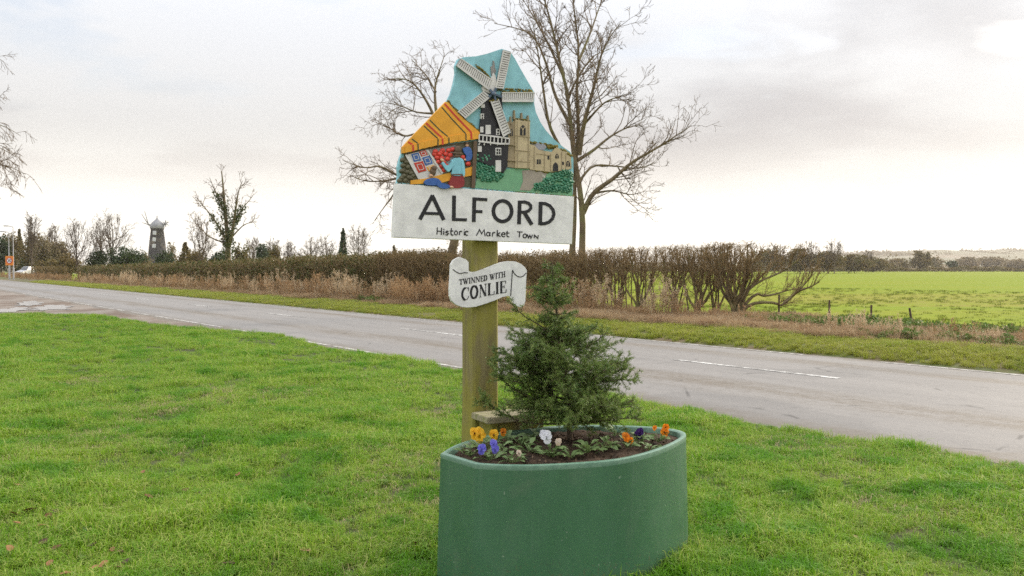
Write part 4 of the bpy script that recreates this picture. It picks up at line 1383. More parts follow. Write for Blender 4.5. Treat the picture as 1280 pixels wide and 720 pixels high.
BP, BR = [], []
whorl = []
for l_, sl in enumerate(np.linspace(.10, .96, 13) ** .92):
    for q in range(11 if sl < .5 else 7):
        whorl.append((sl + rng.normal() * .016, q / (11 if sl < .5 else 7) * 2 * math.pi + l_ * 1.3))
for q in range(56):
    whorl.append((rng.uniform(.06, .62) if q > 14 else rng.uniform(.5, .92), rng.random() * 6.28))
nb = len(whorl)
for b in range(nb):
    s, az0 = whorl[b]
    s = min(.99, s)
    p = np.array([np.interp(s * 23, np.arange(24), T[:, j]) for j in range(3)])
    py = 360 - F * ((p[2] - CAM_H) / p[1] + math.tan(PITCH))
    Rm = np.interp(py, env_y, env_r) * 4.28e-3
    az = az0 + rng.uniform(-.3, .3)
    d = np.array([math.cos(az), math.sin(az), 0])
    Lb = Rm * rng.uniform(.66, 1.10) * (.72 if b >= nb - 56 else 1.0)
    if rng.random() < .10:
        Lb *= 1.18
    el = (rng.uniform(-.05, .4) if s < .2 else rng.uniform(.08, .5)) if s < .55 else rng.uniform(.05, .45)
    pts = [p]
    k = 7
    for q in range(1, k):
        e = el * (.5 + .9 * q / k) + rng.normal() * .08
        d2 = d + rng.normal(size=3) * np.array([.12, .12, 0])
        d2[2] = math.tan(min(e, 1.0))
        pts.append(pts[-1] + unit(d2) * Lb / (k - 1) * 1.06)
    BP.append(pts)
    BR.append(np.linspace(.0055 * (1 - .6 * s), .0016, k))
BP, BR = np.array(BP), np.array(BR)
# two stray low shoots reaching left past the post
for pts in ([(700, 515), (670, 500), (640, 485), (616, 462)], [(695, 530), (655, 528), (620, 512), (604, 500)], [(700, 430), (680, 410), (655, 395), (638, 378)], [(706, 480), (735, 462), (762, 456), (784, 450)]):
    P = resample(np.array([at(px, py, YC - .04 - .02 * q) for q, (px, py) in enumerate(pts)]), 7)
    BP = np.concatenate([BP, P[None]]); BR = np.concatenate([BR, np.linspace(.005, .0016, 7)[None]])
hi = BP[:, 0, 2] > base[2] + .50
twa, twra = sprout(BP[hi], BR[hi], rng, 48, (.025, .065), (35, 62), .0018, 4, .12, 1.0, .04, .10, fall=.3, flatq=.4)
twb, twrb = sprout(BP[~hi], BR[~hi], rng, 50, (.045, .14), (35, 62), .0018, 4, .18, 1.0, .04, .10, fall=.45, flatq=.4)
tw, twr = np.concatenate([twa, twb]), np.concatenate([twra, twrb])
tw2, tw2r = sprout(tw, twr, rng, 32, (.022, .05), (35, 60), .0012, 3, .2, 1.0, .03, .1, fall=.3)
V, Q = tubes([(T[None], R[None])], 8)
mk('trunk', V, Q, M_bark, con, True, org=base)
V, Q = tubes([(BP, BR), (tw, twr)], 4)
mk('branches', V, Q, M_bark, con, True, org=base)
V1 = needles(tw, rng, 560, (.012, .020), .0027)
V2 = needles(tw2, rng, 640, (.010, .017), .0027)
V3 = needles(BP, rng, 420, (.012, .019), .0024)
V4 = needles(T[None, 8:], rng, 700, (.010, .018), .0021)
V, Q = join_vf([V1, V2, V3, V4])
tag(mk('needles', V, Q, M_needle, con, org=base), kind='stuff')

# ------------------------------------------------------------------ pansies
M_pleaf = leafy('pansy_leaf', (.15, .23, .075), (.21, .30, .12), (.32, .38, .18), 14.0, .25, .5, spec=.4)
M_stem = leafy('pansy_stem', (.12, .2, .05), (.16, .23, .07), None, 10.0, .2)
def petal_mat(n, a, b):
    return leafy(n, a, b, None, 60.0, .3, .55)
PM = {'yellow': petal_mat('petal_yellow', (.86, .44, .02), (.90, .56, .05)), 'orange': petal_mat('petal_orange', (.80, .22, .012), (.88, .32, .02)), 'rust': petal_mat('petal_rust', (.62, .16, .012), (.75, .27, .02)),
      'blue': petal_mat('petal_blue', (.13, .12, .55), (.22, .20, .68)), 'purple': petal_mat('petal_purple', (.035, .012, .10), (.06, .02, .15)),
      'white': petal_mat('petal_white', (.80, .80, .82), (.74, .74, .80)), 'blush': petal_mat('petal_blush', (.74, .55, .42), (.78, .66, .55)), 'eye': petal_mat('petal_eye', (.05, .015, .01), (.09, .03, .01))}
# leaf: folded ovate blade along +x
lv = []
for a in range(7):
    s = a / 6
    w = .30 * math.sin(math.pi * min(1, s * .93 + .05)) ** .8 * (1.05 - .35 * s)
    for c in (-1, -.5, 0, .5, 1):
        lv.append((s, c * w, .16 * abs(c) * w * 2 + .10 * math.sin(s * 2.6) + .02 * math.sin(9 * s + c * 3) - .10 * s * s))
i = np.arange(35).reshape(7, 5)
lq = np.stack([i[:-1, :-1], i[1:, :-1], i[1:, 1:], i[:-1, 1:]], -1).reshape(-1, 4)
leaf_src = source('leaf', lv, lq, M_pleaf, True)
def petal_mesh(mat, nm):
    v = [(0, 0, 0)]
    for ring_ in (.55, 1.0):
        for a in range(11):
            t = a / 10 * 2 * math.pi
            x, z = math.sin(t) * .52, .5 - math.cos(t) * .5
            rr = ring_ * (1 + .04 * math.sin(5 * t))
            v.append((x * rr, .10 * (z * rr) ** 2 - .07 * (x * 2) ** 2 * ring_, z * rr + (1 - ring_) * .2))
    f3, f4 = [], []
    for a in range(10):
        f3.append((0, 1 + a, 2 + a)); f4.append((1 + a, 12 + a, 13 + a, 2 + a))
    o = mk(nm, v, [np.array(f3), np.array(f4)], mat, smooth=True)
    COL.objects.unlink(o)
    return o.data
PMESH = {k_: petal_mesh(v, 'petal') for k_, v in PM.items()}
bm = bmesh.new()
bmesh.ops.create_uvsphere(bm, u_segments=8, v_segments=5, radius=1.0)
eye_me = bpy.data.meshes.new('eye'); bm.to_mesh(eye_me); bm.free(); eye_me.materials.append(PM['eye'])
def flower(parent, P, col, size, face, droop=0.0, eye=True):
    size *= .88
    """P relative to the plant; face: horizontal angle towards which the flower looks"""
    f = bpy.data.objects.new('flower', None)
    f.empty_display_size = .02
    link(f, parent)
    f.location = P
    f.rotation_euler = (droop, random.uniform(-.2, .2), face)
    for a, s in ((0.5, 1.0), (-0.5, 1.0), (1.55, .86), (-1.55, .86), (math.pi, 1.12)):
        o = bpy.data.objects.new('petal', PMESH[col])
        link(o, f)
        s *= size * random.uniform(.92, 1.08)
        o.matrix_local = Matrix.Translation((0, -.002 - .0015 * random.random(), 0)) @ Matrix.Rotation(a + random.uniform(-.12, .12), 4, 'Y') @ Matrix.Rotation(random.uniform(-.25, .2), 4, 'X') @ Matrix.Diagonal((s, s, s, 1))
    if eye:
        o = bpy.data.objects.new('eye', eye_me)
        link(o, f)
        o.matrix_local = Matrix.Translation((0, -.005, -.001)) @ Matrix.Diagonal((size * .17, size * .1, size * .15, 1))
    return f
def pansy(px, py, label, nleaf, ll, flowers, seed, spread=1.0, hgt=.035):
    random.seed(seed)
    b = gnd(px, py, PZ - .015)
    b[2] = soil_z(b[0], b[1]) - .004
    root = empty('pansy_plant', b, label, 'flower', 'pansies in the green planter')
    stems = []
    nleaf = int(nleaf * 1.35); ll *= 1.42
    for q in range(nleaf):
        az = q * 2.4 + random.uniform(-.4, .4)
        r0 = random.uniform(.004, .042) * spread
        h = hgt * random.uniform(.25, 1.25) * (1.2 - r0 / .05)
        L_ = ll * random.uniform(.7, 1.15)
        Mx = Matrix.Translation((r0 * math.cos(az), r0 * math.sin(az), max(.008, h))) @ Matrix.Rotation(az + random.uniform(-.5, .5), 4, 'Z') @ Matrix.Rotation(random.uniform(-.6, .12), 4, 'Y') @ Matrix.Rotation(random.uniform(-.4, .4), 4, 'X') @ Matrix.Diagonal((L_, L_ * random.uniform(.85, 1.2), L_, 1))
        inst(leaf_src, 'leaf', root, Mx)
        stems.append([(0, 0, -.003), (r0 * .4 * math.cos(az), r0 * .4 * math.sin(az), h * .6), (r0 * math.cos(az), r0 * math.sin(az), max(.008, h))])
    for (fx, fy, col, size, dy) in flowers:
        P = at(fx, fy, b[1] + dy) - b
        flower(root, P, col, size, random.uniform(-.5, .5), random.uniform(-.25, .2), col in ('yellow', 'rust', 'blush', 'orange') and random.random() < .7)
        stems.append([(0, 0, -.003), tuple(P * .5 + np.array([0, .006, .01])), tuple(P + np.array([0, .004, 0]))])
    S_ = np.array([resample(np.array(s, float), 5) for s in stems])
    V, Q = tubes([(S_, np.full((len(S_), 5), .0013))], 5)
    mk('stems', V, Q, M_stem, root, True)
pansy(609, 561, 'pansy with two large yellow-orange flowers by the post end of the planter', 7, .045, [(600, 543, 'yellow', .046, -.01), (593, 541, 'yellow', .036, .015), (617.5, 543, 'yellow', .036, .0)], 1)
pansy(611, 573, 'pansy with two violet-blue flowers below the yellow ones', 8, .040, [(602, 561, 'blue', .030, -.01), (617, 555, 'blue', .028, -.015), (619, 562, 'blue', .026, -.02)], 2)
pansy(588, 568, 'leafy flowerless pansy at the planter\'s left tip', 8, .040, [], 3)
pansy(634, 553, 'pansy with a small rust-yellow flower facing up behind the violet ones', 7, .048, [(629, 540, 'rust', .026, .0)], 4)
pansy(651, 558, 'leafy flowerless pansy left of the conifer with broad pale leaves', 9, .046, [], 5)
pansy(640, 577, 'low flowerless pansy at the front rim left of the white one', 9, .036, [(649, 566, 'blush', .018, .0)], 6)
pansy(690, 572, 'pansy with one white flower in the middle of the planter', 13, .040, [(683, 546, 'white', .040, .0), (679, 543, 'white', .030, .012), (698, 552, 'blush', .022, .01)], 7, 1.1, .05)
pansy(734, 568, 'flowerless pansy with spreading broad leaves right of the white one', 13, .046, [], 8, 1.2, .055)
pansy(783, 562, 'pansy with one rust-orange flower in front of the dark purple one', 10, .040, [(782, 546, 'rust', .028, -.01), (788, 551, 'orange', .024, -.02)], 9, 1.0, .045)
pansy(802, 555, 'pansy with one dark purple flower', 12, .040, [(799, 541.5, 'purple', .036, -.02)], 10, 1.1, .05)
pansy(823, 551, 'pansy with bright orange flowers at the right end of the planter', 9, .038, [(831, 540, 'orange', .030, .0), (832.5, 534, 'orange', .026, .01), (818, 535, 'orange', .017, .05)], 11, .9, .045)
pansy(770, 546, 'leafy flowerless pansy half hidden behind the conifer\'s right skirt', 11, .042, [], 12, 1.1, .06)
pansy(668, 549, 'leafy flowerless pansy half hidden under the conifer\'s left skirt', 8, .044, [], 13, 1.0, .05)

pansy(626, 567, 'small leafy pansy between the violet flowers and the front rim', 8, .036, [], 14)
pansy(662, 568, 'leafy pansy with grey-green leaves left of the white one', 10, .042, [], 15, 1.1, .05)
pansy(712, 573, 'small leafy pansy at the front rim just right of the white one', 8, .036, [], 16)
pansy(757, 563, 'leafy pansy with upright leaves between the broad-leaved and rust-orange ones', 9, .042, [], 17, 1.0, .05)
pansy(812, 561, 'small leafy pansy at the front rim below the orange flowers', 8, .036, [], 18)
pansy(601, 558, 'leafy pansy behind the large yellow flowers', 8, .042, [], 19, 1.0, .05)
# ------------------------------------------------------------------ on the lawn: fallen leaves and daffodil shoots
M_fl = [simple('fallen_leaf_brown', (.16, .07, .03), (.09, .04, .02), 30, .8, .4, .003), simple('fallen_leaf_tan', (.30, .15, .065), (.20, .09, .04), 30, .8, .4, .003), simple('fallen_leaf_dark', (.06, .028, .018), (.10, .05, .03), 30, .7, .4, .003), simple('fallen_leaf_pink', (.42, .25, .15), (.28, .14, .08), 30, .8, .4, .003)]
fl_src = []
for q in range(4):
    r_ = np.random.default_rng(60 + q)
    v = []
    cu = r_.uniform(.3, .9)
    for a in range(6):
        s = a / 5
        w = .36 * math.sin(math.pi * min(1, s * .9 + .07)) ** .7
        for c in (-1, -.35, .35, 1):
            v.append((s - .5 + r_.normal() * .015, c * w + r_.normal() * .02, cu * (c * w) ** 2 * 1.6 + .25 * cu * (s - .5) ** 2 + r_.normal() * .02 + .05))
    i = np.arange(24).reshape(6, 4)
    fl_src.append([source('fallen_leaf', v, np.stack([i[:-1, :-1], i[1:, :-1], i[1:, 1:], i[:-1, 1:]], -1).reshape(-1, 4), mm, True) for mm in M_fl])
lf = [(57, 571, 0, 1), (70, 572, 2, 1), (9, 594, 0, 1), (23, 607, 3, 1.2), (37, 638, 3, 1.6), (16, 642, 1, 1.1), (60, 645, 0, 1), (72, 640, 2, 1.2), (85, 637, 0, 1.2), (92, 628, 0, 1), (98, 632, 2, 1), (20, 654, 1, 1), (52, 657, 1, .9), (127, 620, 1, .8),
      (179, 590, 1, 1), (232, 613, 0, 1.2), (248, 618, 2, 1.2), (186, 621, 0, 1.2), (160, 613, 2, 1), (298, 593, 1, 1.1), (273, 668, 3, 1.2), (187, 654, 2, 1.1), (190, 663, 2, .9), (115, 682, 2, 1.2), (70, 686, 0, 1.4), (55, 678, 2, 1.2), (12, 686, 1, 1.2), (63, 704, 1, 1), (82, 717, 1, 1),
      (120, 710, 1, 1.2), (130, 705, 1, 1), (147, 710, 0, 1.2), (158, 702, 2, 1.2), (152, 690, 2, .9), (336, 685, 1, 1.1), (382, 689, 3, 1.3), (286, 705, 2, 1.3), (342, 662, 2, .9), (217, 680, 0, .8), (328, 621, 2, 1), (395, 635, 0, .9), (228, 651, 0, .8), (141, 687, 1, .8), (520, 680, 1, 1), (436, 570, 0, .8), (105, 465, 2, 1),
      (980, 698, 1, .9), (1070, 672, 3, .7), (874, 573, 2, 1), (390, 460, 2, 1.2), (935, 690, 0, .9), (1118, 704, 3, .8), (1030, 716, 1, .8)]
LBL = ['reddish brown curled fallen leaf', 'tan fallen leaf', 'dark brown shrivelled fallen leaf', 'pale pinkish fallen leaf']
for q, (px, py, c, s) in enumerate(lf):
    P = gnd(px, py, .078)
    o = fl_src[q % 4][c].copy()
    o.name = 'fallen_leaf'
    link(o)
    o.location = P
    s *= .050
    o.scale = (s, s, s)
    o.rotation_euler = (random.uniform(-.5, .5), random.uniform(-.5, .5), random.random() * 6.28)
    side = 'on the lawn left of the planter' if px < 560 else 'on the lawn right of the planter'
    tag(o, LBL[c] + ' lying in the grass ' + side, 'leaf', LBL[c] + ' ' + side)
M_daf = leafy('daffodil_blade', (.14, .24, .13), (.19, .30, .19), None, 8.0, .25, .5)
M_dafy = leafy('yellowing_blade', (.34, .38, .05), (.42, .44, .08), None, 8.0, .3, .5)
def shoots(px, py, label, n, h, mat, seed):
    r_ = random.Random(seed)
    b = gnd(px, py, .03)
    root = empty('daffodil_shoots', b, label, 'plant', 'daffodil shoots in the lawn')
    for q in range(n):
        x, y = r_.uniform(-.016, .016), r_.uniform(-.012, .012)
        hh = h * r_.uniform(.75, 1.1)
        lx, ly = r_.uniform(-.14, .14) * hh, r_.uniform(-.14, .14) * hh
        w = .0058
        a = r_.uniform(-.6, .6)
        ux, uy = math.cos(a) * w, math.sin(a) * w
        V = []
        for s in (0, .5, .9, 1.0):
            ww = (1, 1, .75, .25)[(0, .5, .9, 1.0).index(s)]
            V += [(x + lx * s * s - ux * ww, y + ly * s * s - uy * ww, hh * s - .02), (x + lx * s * s, y + ly * s * s - .002, hh * s - .02), (x + lx * s * s + ux * ww, y + ly * s * s + uy * ww, hh * s - .02)]
        i = np.arange(12).reshape(4, 3)
        mk('blade', V, np.stack([i[:-1, :-1], i[:-1, 1:], i[1:, 1:], i[1:, :-1]], -1).reshape(-1, 4), mat, root, True)
shoots(22, 626, 'pair of blue-green daffodil shoots at the far left of the lawn', 4, .10, M_daf, 1)
shoots(57, 623, 'blue-green daffodil shoots just right of the far-left pair', 5, .10, M_daf, 2)
shoots(107, 676, 'blue-green daffodil shoots nearest the bottom of the picture', 4, .11, M_daf, 3)
shoots(98, 587, 'yellowish thin shoots, the farthest of the daffodil clumps', 3, .13, M_dafy, 4)
# ------------------------------------------------------------------ trees and hedges
M_tbark = simple('tree_bark', (.19, .145, .08), (.115, .088, .05), 3.0, .9, .5, .02, c3=(.16, .15, .06), s3=1.2)
M_twig = simple('tree_twigs', (.18, .125, .07), (.115, .08, .048), 2.0, .9, 0)
M_hbark = simple('hawthorn_bark', (.20, .15, .078), (.095, .07, .038), 5.0, .9, .5, .02, c3=(.20, .18, .07), s3=2.5)
M_htwig = simple('hawthorn_twigs', (.27, .185, .085), (.16, .11, .05), 4.0, .9, 0)
M_farbark = simple('far_bark', (.16, .12, .085), (.11, .08, .055), .8, .9, 0)
M_ivy = leafy('ivy_leaves', (.045, .075, .018), (.075, .10, .028), (.12, .13, .04), 2.0, .2, .45)
M_ever = leafy('evergreen_leaves', (.030, .055, .022), (.055, .080, .030), (.085, .10, .04), .5, .2, .55)
M_olive = leafy('thicket_twigs', (.16, .115, .036), (.105, .10, .03), (.22, .155, .065), .3, .25, .7)
M_tan = leafy('pale_thicket_twigs', (.24, .185, .10), (.18, .15, .075), (.27, .20, .12), .3, .25, .7)
M_hleaf = leafy('hedge_leaves', (.058, .082, .014), (.115, .102, .024), (.22, .165, .075), .8, .22, .55)
M_hleafb = leafy('brown_hedge_leaves', (.15, .100, .038), (.10, .084, .024), (.20, .145, .055), .7, .22, .65)

def clipz(P, rng, top):
    if top is not None:
        lim = top * (1 + rng.uniform(-.05, .05, len(P)))[:, None]
        P[:, :, 2] = np.minimum(P[:, :, 2], lim + .02 * rng.random(P.shape[:2]))
    return P
def build_tree(root, limbs, base, rng, levels, mats=(M_tbark, M_twig), rmin=0.0, sides=7, ntrunk=None, top=None, extra=None):
    """limbs: list of (P (k,3), R (k)); levels: list of sprout settings."""
    P = np.array([l[0] for l in limbs]); R = np.array([l[1] for l in limbs])
    V, Q = tubes([(P, R)], sides)
    mk('trunk', V, Q, mats[0], root, True, org=base)
    gr = []
    p, r = P, R
    for lv in levels:
        lv = dict(lv)
        src = lv.pop('all', None)
        np_, nr_ = sprout(p, r, rng, **lv)
        clipz(np_, rng, top)
        gr.append((np_, np.maximum(nr_, rmin)))
        if src and len(gr) > 1:
            p = np.concatenate([p, np_]) if p.shape[1] == np_.shape[1] else np_
            r = np.concatenate([r, nr_]) if r.shape[1] == nr_.shape[1] else nr_
        else:
            p, r = np_, nr_
    V, Q = tubes(gr, 3)
    mk('crown', V, Q, mats[1], root, True, org=base)
    return gr
def limb(pts, Y, dy, r0, r1, k=16, rng=RNG, jit=.0):
    P = np.array([at(px, py, Y + dy * q / (len(pts) - 1)) for q, (px, py) in enumerate(pts)])
    P = resample(P, k)
    P[1:] += rng.normal(size=(k - 1, 3)) * jit
    return P, np.linspace(r0, r1, k)
# --- tall twin-stemmed tree right of the sign
q2 = lambda L: [(600 + x / 2.118, y / 2.118) for x, y in L]
rng = np.random.default_rng(31)
Yb = float(on_line(720, 21.2)[1])
base = on_line(722, 21.2)
tall = empty('bare_tree', base, 'tall leafless twin-stemmed tree rising behind the right side of the town sign', 'tree', 'leafless trees behind the hedge')
L = [limb(q2([(268, 835), (270, 690), (272, 590), (265, 500), (250, 420), (240, 330), (232, 250), (215, 180), (200, 110), (185, 50), (168, -10), (150, -60)]), Yb, -.3, .155, .02),
     limb(q2([(246, 835), (244, 690), (250, 560), (249, 470), (256, 400), (262, 340), (256, 250), (262, 150), (256, 80), (247, 10), (242, -60)]), Yb, .6, .145, .016),
     limb(q2([(262, 410), (275, 330), (300, 235), (320, 150), (340, 105), (372, 60)]), Yb, -1.5, .10, .012),
     limb(q2([(273, 565), (300, 512), (350, 475), (400, 432), (450, 402), (500, 372), (560, 332)]), Yb, -1.0, .11, .010),
     limb(q2([(258, 425), (300, 398), (345, 362), (390, 338), (430, 330)]), Yb, 1.6, .075, .010),
     limb(q2([(238, 330), (200, 255), (172, 160), (140, 95), (95, 75), (38, 62)]), Yb, 1.2, .075, .010),
     limb(q2([(248, 460), (212, 390), (182, 325), (166, 225), (152, 130), (140, 60)]), Yb, -1.8, .085, .010),
     limb(q2([(222, 205), (182, 120), (142, 45), (108, -10)]), Yb, 1.8, .055, .010),
     limb(q2([(262, 160), (290, 92), (312, 30), (330, -20)]), Yb, 1.5, .055, .010),
     limb(q2([(262, 480), (300, 440), (360, 440), (420, 445), (470, 430)]), Yb, 2.0, .055, .008),
     limb(q2([(275, 330), (320, 280), (350, 262), (390, 250)]), Yb, -2.2, .05, .008),
     limb(q2([(232, 260), (262, 200), (300, 150), (345, 130)]), Yb, 2.4, .05, .008),
     limb(q2([(300, 512), (350, 505), (400, 515), (440, 505)]), Yb, -.5, .045, .008)]
build_tree(tall, L, base, rng, [dict(dens=3.3, L=(.8, 2.3), ang=(25, 60), r=.026, k=6, t0=.28, up=.16, wander=.16, fall=.5),
                                dict(dens=3.6, L=(.35, 1.05), ang=(25, 60), r=.012, k=5, t0=.15, up=.12, wander=.18),
                                dict(dens=4.6, L=(.18, .5), ang=(25, 65), r=.007, k=4, t0=.15, up=.10, wander=.2),
                                dict(dens=5.0, L=(.12, .34), ang=(25, 60), r=.007, k=3, t0=.2, up=.08, wander=.2)], rmin=.0062)
# --- leaning tree left of the sign
rng = np.random.default_rng(32)
Yb = float(on_line(566, 21.2)[1])
base = on_line(561, 21.2)
lt = empty('bare_tree', base, 'leafless leaning tree with drooping boughs behind the left side of the town sign', 'tree', 'leafless trees behind the hedge')
L = [limb([(561, 383), (562, 340), (566, 310), (571, 285), (568, 240), (558, 200), (550, 170)], Yb, 0, .26, .10),
     limb([(552, 182), (541, 142), (522, 110), (506, 99), (482, 100)], Yb, -1.0, .10, .012),
     limb([(550, 170), (545, 138), (544, 108), (552, 80), (556, 68)], Yb, .8, .10, .012),
     limb([(566, 250), (535, 215), (502, 221), (476, 208), (454, 210), (430, 201)], Yb, -1.2, .12, .012),
     limb([(535, 220), (505, 226), (490, 246), (478, 262), (468, 276)], Yb, 1.0, .07, .010),
     limb([(556, 195), (528, 168), (504, 170), (484, 158), (470, 150)], Yb, 1.4, .08, .010),
     limb([(555, 195), (575, 150), (590, 110), (596, 80)], Yb, 1.0, .09, .012),
     limb([(565, 240), (600, 200), (640, 170), (670, 160)], Yb, 1.5, .10, .012),
     limb([(541, 142), (520, 140), (500, 132), (478, 128)], Yb, -2.0, .05, .010),
     limb([(545, 115), (534, 96), (522, 82), (514, 74)], Yb, 1.6, .045, .010),
     limb([(502, 221), (480, 226), (456, 226), (436, 218)], Yb, 1.6, .05, .010)]
build_tree(lt, L, base, rng, [dict(dens=2.9, L=(.7, 2.1), ang=(25, 65), r=.026, k=6, t0=.25, up=.06, wander=.2, fall=.5),
                              dict(dens=3.4, L=(.35, 1.0), ang=(25, 65), r=.013, k=5, t0=.15, up=.02, wander=.22, droop=.03),
                              dict(dens=4.2, L=(.18, .5), ang=(25, 65), r=.008, k=4, t0=.15, up=.0, wander=.24, droop=.04),
                              dict(dens=4.6, L=(.14, .38), ang=(25, 60), r=.008, k=3, t0=.2, up=.0, wander=.2)], rmin=.0072)
# --- ivy-clad tree further left
rng = np.random.default_rng(33)
Yb = float(on_line(284, 22.5)[1])
base = on_line(285, 22.5)
iv = empty('ivy_clad_tree', base, 'leafless tree with ivy climbing its trunk, standing behind the trimmed hedge', 'tree', 'leafless trees behind the hedge')
L = [limb([(286, 362), (285, 325), (284, 295), (281, 260), (279, 235), (277, 214)], Yb, 0, .30, .04),
     limb([(285, 312), (291, 285), (295, 258), (298, 240), (303, 226)], Yb, -1, .17, .02),
     limb([(283, 300), (270, 278), (258, 262), (246, 248)], Yb, .8, .11, .015),
     limb([(292, 280), (302, 262), (312, 250), (316, 244)], Yb, .5, .08, .015),
     limb([(282, 268), (272, 246), (266, 232), (262, 222)], Yb, -1.2, .08, .015),
     limb([(290, 296), (304, 282), (314, 278), (320, 276)], Yb, 1.5, .07, .012),
     limb([(284, 305), (262, 296), (250, 284), (242, 278)], Yb, 1.8, .07, .012)]
build_tree(iv, L, base, rng, [dict(dens=1.9, L=(.6, 1.9), ang=(25, 60), r=.03, k=5, t0=.3, up=.15, wander=.2, fall=.5),
                              dict(dens=2.4, L=(.35, 1.0), ang=(25, 60), r=.02, k=4, t0=.15, up=.1, wander=.2),
                              dict(dens=4.5, L=(.25, .65), ang=(25, 60), r=.014, k=3, t0=.15, up=.08, wander=.2)], rmin=.013)
cen_ = []
for P, R in L[:5]:
    nn = 900 if P is L[0][0] else 330
    t = rng.random(nn) ** 1.3 * (.8 if P is L[0][0] else .6) * 15
    c = np.stack([np.interp(t, np.arange(16), P[:, j]) for j in range(3)], 1)
    rr = np.interp(t, np.arange(16), R) + .12 + .16 * rng.random(nn) * (1 + .5 * np.sin(t * 3))
    cen_.append(c + unit(rng.normal(size=(nn, 3))) * rr[:, None])
V, Q = cards(np.concatenate(cen_), rng.uniform(.09, .17, sum(map(len, cen_))), rng, 1.1)
tag(mk('ivy', V, Q, M_ivy, iv, org=base), kind='stuff')
# --- drooping birch-like tree whose trunk stands just outside the picture on the left
rng = np.random.default_rng(34)
Yb = 44.0
base = at(-95, 376, Yb); base[2] = 0
dr = empty('bare_tree', base, 'drooping leafless twigs of a tree reaching in at the left edge of the picture', 'tree', 'leafless trees behind the hedge')
L = [limb([(-95, 376), (-92, 300), (-88, 220), (-82, 140), (-78, 70)], Yb, 0, .2, .05),
     limb([(-88, 230), (-60, 205), (-25, 200), (10, 208), (32, 218)], Yb, -1, .07, .010),
     limb([(-85, 200), (-60, 165), (-30, 150), (5, 158), (26, 170)], Yb, 1, .07, .010),
     limb([(-84, 170), (-58, 130), (-28, 112), (0, 122)], Yb, -2, .06, .010),
     limb([(-88, 250), (-60, 240), (-28, 236), (4, 232)], Yb, 2, .06, .010),
     limb([(-80, 120), (-60, 80), (-40, 62), (-8, 70)], Yb, 2, .06, .010),
     limb([(-84, 160), (-50, 180), (-22, 176), (2, 186), (20, 196)], Yb, -2.5, .05, .010)]
build_tree(dr, L, base, rng, [dict(dens=2.2, L=(.6, 1.6), ang=(25, 60), r=.02, k=6, t0=.3, up=.02, wander=.16, droop=.06, fall=.4),
                              dict(dens=3.4, L=(.4, 1.1), ang=(20, 55), r=.011, k=5, t0=.15, up=-.02, wander=.16, droop=.12),
                              dict(dens=5.5, L=(.3, .8), ang=(20, 50), r=.009, k=4, t0=.15, up=-.05, wander=.14, droop=.16)], rmin=.009)

# --- trees further off
def far_bare(px, pytop, Y, wpx, seed, label, base_z=0.0, lean=0.0, low=.22):
    rng = np.random.default_rng(seed)
    b = at(px, 340, Y); b[2] = base_z
    H = CAM_H + (335 - pytop) * Y / F
    Wm = wpx * Y / F / 2
    root = empty('bare_tree', b, label, 'tree', 'leafless trees in the distance')
    tk = resample(np.array([b, b + (lean * .3, 0, H * .25), b + (lean * .7 + rng.normal() * .02 * H, 0, H * .6), b + (lean, 0, H * .93)]), 10)
    limbs = [(tk, np.linspace(H * .015, H * .003, 10))]
    n = 17
    for q in range(n):
        s = low * .6 + .5 * q / n
        p = np.array([np.interp(s * 9, np.arange(10), tk[:, j]) for j in range(3)])
        az = q * 2.4 + rng.uniform(-.5, .5)
        rr_ = rng.uniform(.3, 1.0)
        e = p + np.array([math.cos(az) * Wm * rr_, math.sin(az) * Wm * rr_ * .8, (H * math.sqrt(max(.2, 1.05 - .75 * rr_ ** 2)) - p[2]) * rng.uniform(.8, .98)])
        mid = (p + e) / 2 + np.array([math.cos(az) * Wm * .08, math.sin(az) * Wm * .08, -.02 * H])
        limbs.append((resample(np.array([p, mid, e]), 10), np.linspace(H * .0055, H * .0018, 10)))
    rm = .36 * Y / F * .55
    build_tree(root, limbs, b, rng, [dict(dens=14.0 / H, L=(.10 * H, .22 * H), ang=(15, 42), r=.004 * H, k=5, t0=.25, up=.15, wander=.16, fall=.45),
                                     dict(dens=22.0 / H, L=(.05 * H, .12 * H), ang=(18, 45), r=.003 * H, k=4, t0=.15, up=.1, wander=.2),
                                     dict(dens=28.0 / H, L=(.03 * H, .08 * H), ang=(22, 55), r=.003 * H, k=3, t0=.15, up=.08, wander=.2)], mats=(M_farbark, M_farbark), rmin=rm * .62, sides=5)
